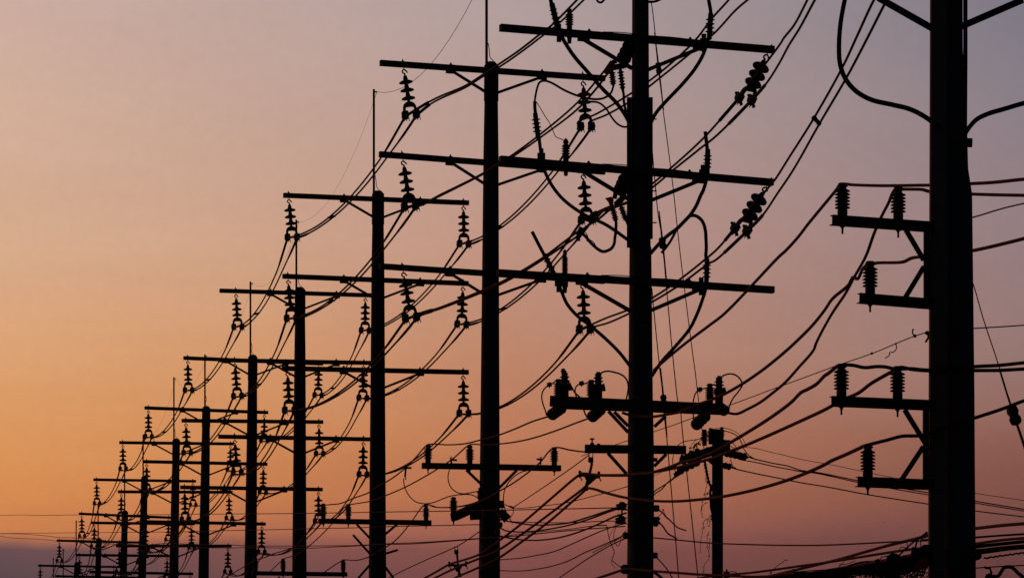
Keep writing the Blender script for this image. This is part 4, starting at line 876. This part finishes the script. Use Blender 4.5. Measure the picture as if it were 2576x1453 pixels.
# the heavy bundle and tangle left of the nearest pole
bl = thing('cable_bundle', at('X1',2540,640,DR-.4), 'heavy sagging bundle of many black cables left of the nearest pole at the bottom', 'cable')
for i in range(26):
    f = i/25; ya = 610+f*195; yb = 905+f*90; ym = 770+f*150; j = lambda s: random.uniform(-1.7*s, 1.7*s)
    MB().tube(smooth(path3(P('X1',2600,ya-40,2350,ya+5+j(8),2000,ya+55+f*40+j(14),1600,720+f*150+j(16),1200,ym+35+j(16),700,860+f*125+j(14),200,yb+10+j(10),-100,yb+30), DR-.4+f*.2, 62), 5), random.uniform(.008,.017), 6).build('strand', M['rubber'], bl)
MB().tube(smooth(path3(P('X1',2560,535,2320,600,2100,650,1800,700,1400,772,1100,822,760,875,400,900,0,915), DR-.6, 62), 5), .02, 8).build('outer_cable', M['cable'], bl)
tb = thing('splice_closure', at('X1',2050,740,DR-.55), 'black upright splice box hanging in the cable bundle left of the nearest pole', 'splice box')
MB().lathe(at('X1',2040,990,DR-.6), at('X1',2062,630,DR-.6)-at('X1',2040,990,DR-.6), [(0,.03),(.02,.07),(.06,.085),(.16,.075),(.2,.09),(.27,.082),(.30,.05),(.31,.02)], 10).build('box', M['rubber'], tb); MB().bar(at('X1',2005,642,DR-.6), at('X1',2110,655,DR-.6), .08, .05, ch=.015).build('lid', M['rubber'], tb)
tb = thing('splice_closure', at('X1',2430,600,DR-.5), 'lumpy black splice box pressed against the left side of the nearest pole', 'splice box')
MB().lathe(at('X1',2310,640,DR-.5), at('X1',2580,590,DR-.5)-at('X1',2310,640,DR-.5), [(0,.03),(.01,.06),(.05,.10),(.11,.085),(.15,.12),(.22,.11),(.23,.05)], 11).build('box', M['rubber'], tb); MB().bar(at('X1',2355,490,DR-.55), at('X1',2335,580,DR-.55), .05, .05, ch=.01).build('lid', M['rubber'], tb)
tag(MB().bar(at('X1',1815,660,DR-.5), at('X1',1830,710,DR-.5), .05, .05).build('peg', M['rubber']), 'small black peg standing up from the cable bundle', 'clamp')
m = MB()
def loops(n, x0, x1, y0, y1, r0, r1):
    for _ in range(n):
        x = random.uniform(x0, x1); y = random.uniform(y0, y1); rr = random.uniform(r0, r1); a0 = random.uniform(0, 6.3); q = []
        ex = random.uniform(.7, 1.9); ph = random.uniform(0, 6); d = DR-.45+random.uniform(-.2, .2)
        for k in range(14):
            a = a0+k*.36; q.append(P('X1', x+rr*ex*math.cos(a)+12*math.sin(a*2+ph), y+rr*math.sin(a)+10*math.cos(a*3+ph))[0])
        m.tube(smooth(path3(q, d, d), 3), random.uniform(.004, .008), 5)
loops(26, 2120, 2500, 830, 960, 25, 90); loops(30, 1600, 1980, 880, 980, 18, 60); loops(14, 2200, 2500, 640, 800, 20, 60); loops(12, 1300, 1600, 900, 990, 15, 50); loops(16, 2380, 2540, 560, 900, 15, 45); loops(16, 1900, 2140, 640, 940, 15, 45)
tag(m.build('wire_tangle', M['rubber']), 'tangle of loose black wire loops hanging under the cable bundle', 'wire', kind='stuff')
for lab, pts, r in (
 ('pair of straps rising from the bundle to the nearest pole, upper strap', P('X1',2540,270,2460,330,2400,380,2370,480,2340,560), .011),
 ('pair of straps rising from the bundle to the nearest pole, lower strap', P('X1',2540,290,2400,370,2250,490,2150,590,2100,640), .010),
 ('thin wire arching above the bundle near the nearest pole', P('X1',2140,540,2150,500,2200,490,2260,510,2250,440,2230,400), .005),
 ('short upright wire beside the pole over the bundle', P('X1',2440,380,2445,500), .006),
 ('short strap joining the pole at the top of the bundle', P('X1',2450,380,2560,378), .008),
 ('thin dry twig like wire standing above the dark cable, left one', P('X1',275,900,300,840,310,865,285,830,340,800,400,745,460,710,500,675,545,672), .005),
 ('thin curled wire standing above the bundle, middle one', P('X1',1285,800,1275,770,1290,735,1340,735,1400,725,1510,680), .005),
 ('thin wire from the middle curl up to the dark cable', P('X1',1290,760,1320,730,1350,690), .004),
 ('thin looped wire standing on the bundle, between the two curls', P('X1',610,795,650,850,660,900,640,870,700,840,750,860,775,910), .005)):
    line('loose_wire', lab, 'wire', pts, DR-.5 if 'left one' not in lab else 52, DR-.5 if 'left one' not in lab else 52, r, 'rubber')
# rusty name plate hanging in the tangle
p = at('X1',2455,735,DR-.75)
pt = thing('rusty_plate', p, 'small rust stained pale plate hanging in the wires beside the nearest pole', 'plate')
MB().plate(p, (1,0,0), (0,0,1), [(-.085,-.05),(.05,-.058),(.075,-.025),(.085,.08),(.0,.065),(-.045,.03)], .006).build('plate', M['rust'], pt)
# the joint below the small square pole
p = at('R',2145,1400,DS-.4); root = thing('spool_rack', p, 'small spool insulator at the foot of the small square pole, bottom edge', 'insulator')
MB().lathe(p-UP*.1, (0,0,1), [(0,.02),(.03,.02),(.04,.06),(.07,.06),(.08,.035),(.11,.035),(.12,.06),(.15,.06),(.16,.02),(.2,.015)], 12).build('spool', M['porcelain'], root)
MB().tube(smooth(path3(P('R',2095,1355,2130,1362,2220,1358,2280,1370,2310,1395,2360,1425), DS-.4, DS-.4), 5), .008, 5).build('tail', M['rubber'], root)

# ------------------------------------------------------------------ two tiny birds
for lab, x, y, s in (('tiny dark bird with raised wings in the lower right sky, left of two', 124, 658, .21), ('tiniest dark bird in the lower right sky, right of two', 307, 668, .13)):
    p = at('O', x, y, 500); root = thing('bird', p, lab, 'bird')
    MB().lathe(p-Vector((s*.3,0,0)), (1,.2,.05), [(0,.01),(s*.1,s*.1),(s*.3,s*.14),(s*.5,s*.08),(s*.62,.01)], 8).build('body', M['feather'], root)
    for e in (-1, 1): MB().plate(p, (e,0,.45), (0,1,0), [(0,-.05),(s*.35,-.07),(s*.8,-.02),(s*.3,.06),(0,.07)], .012).build('wing', M['feather'], root)
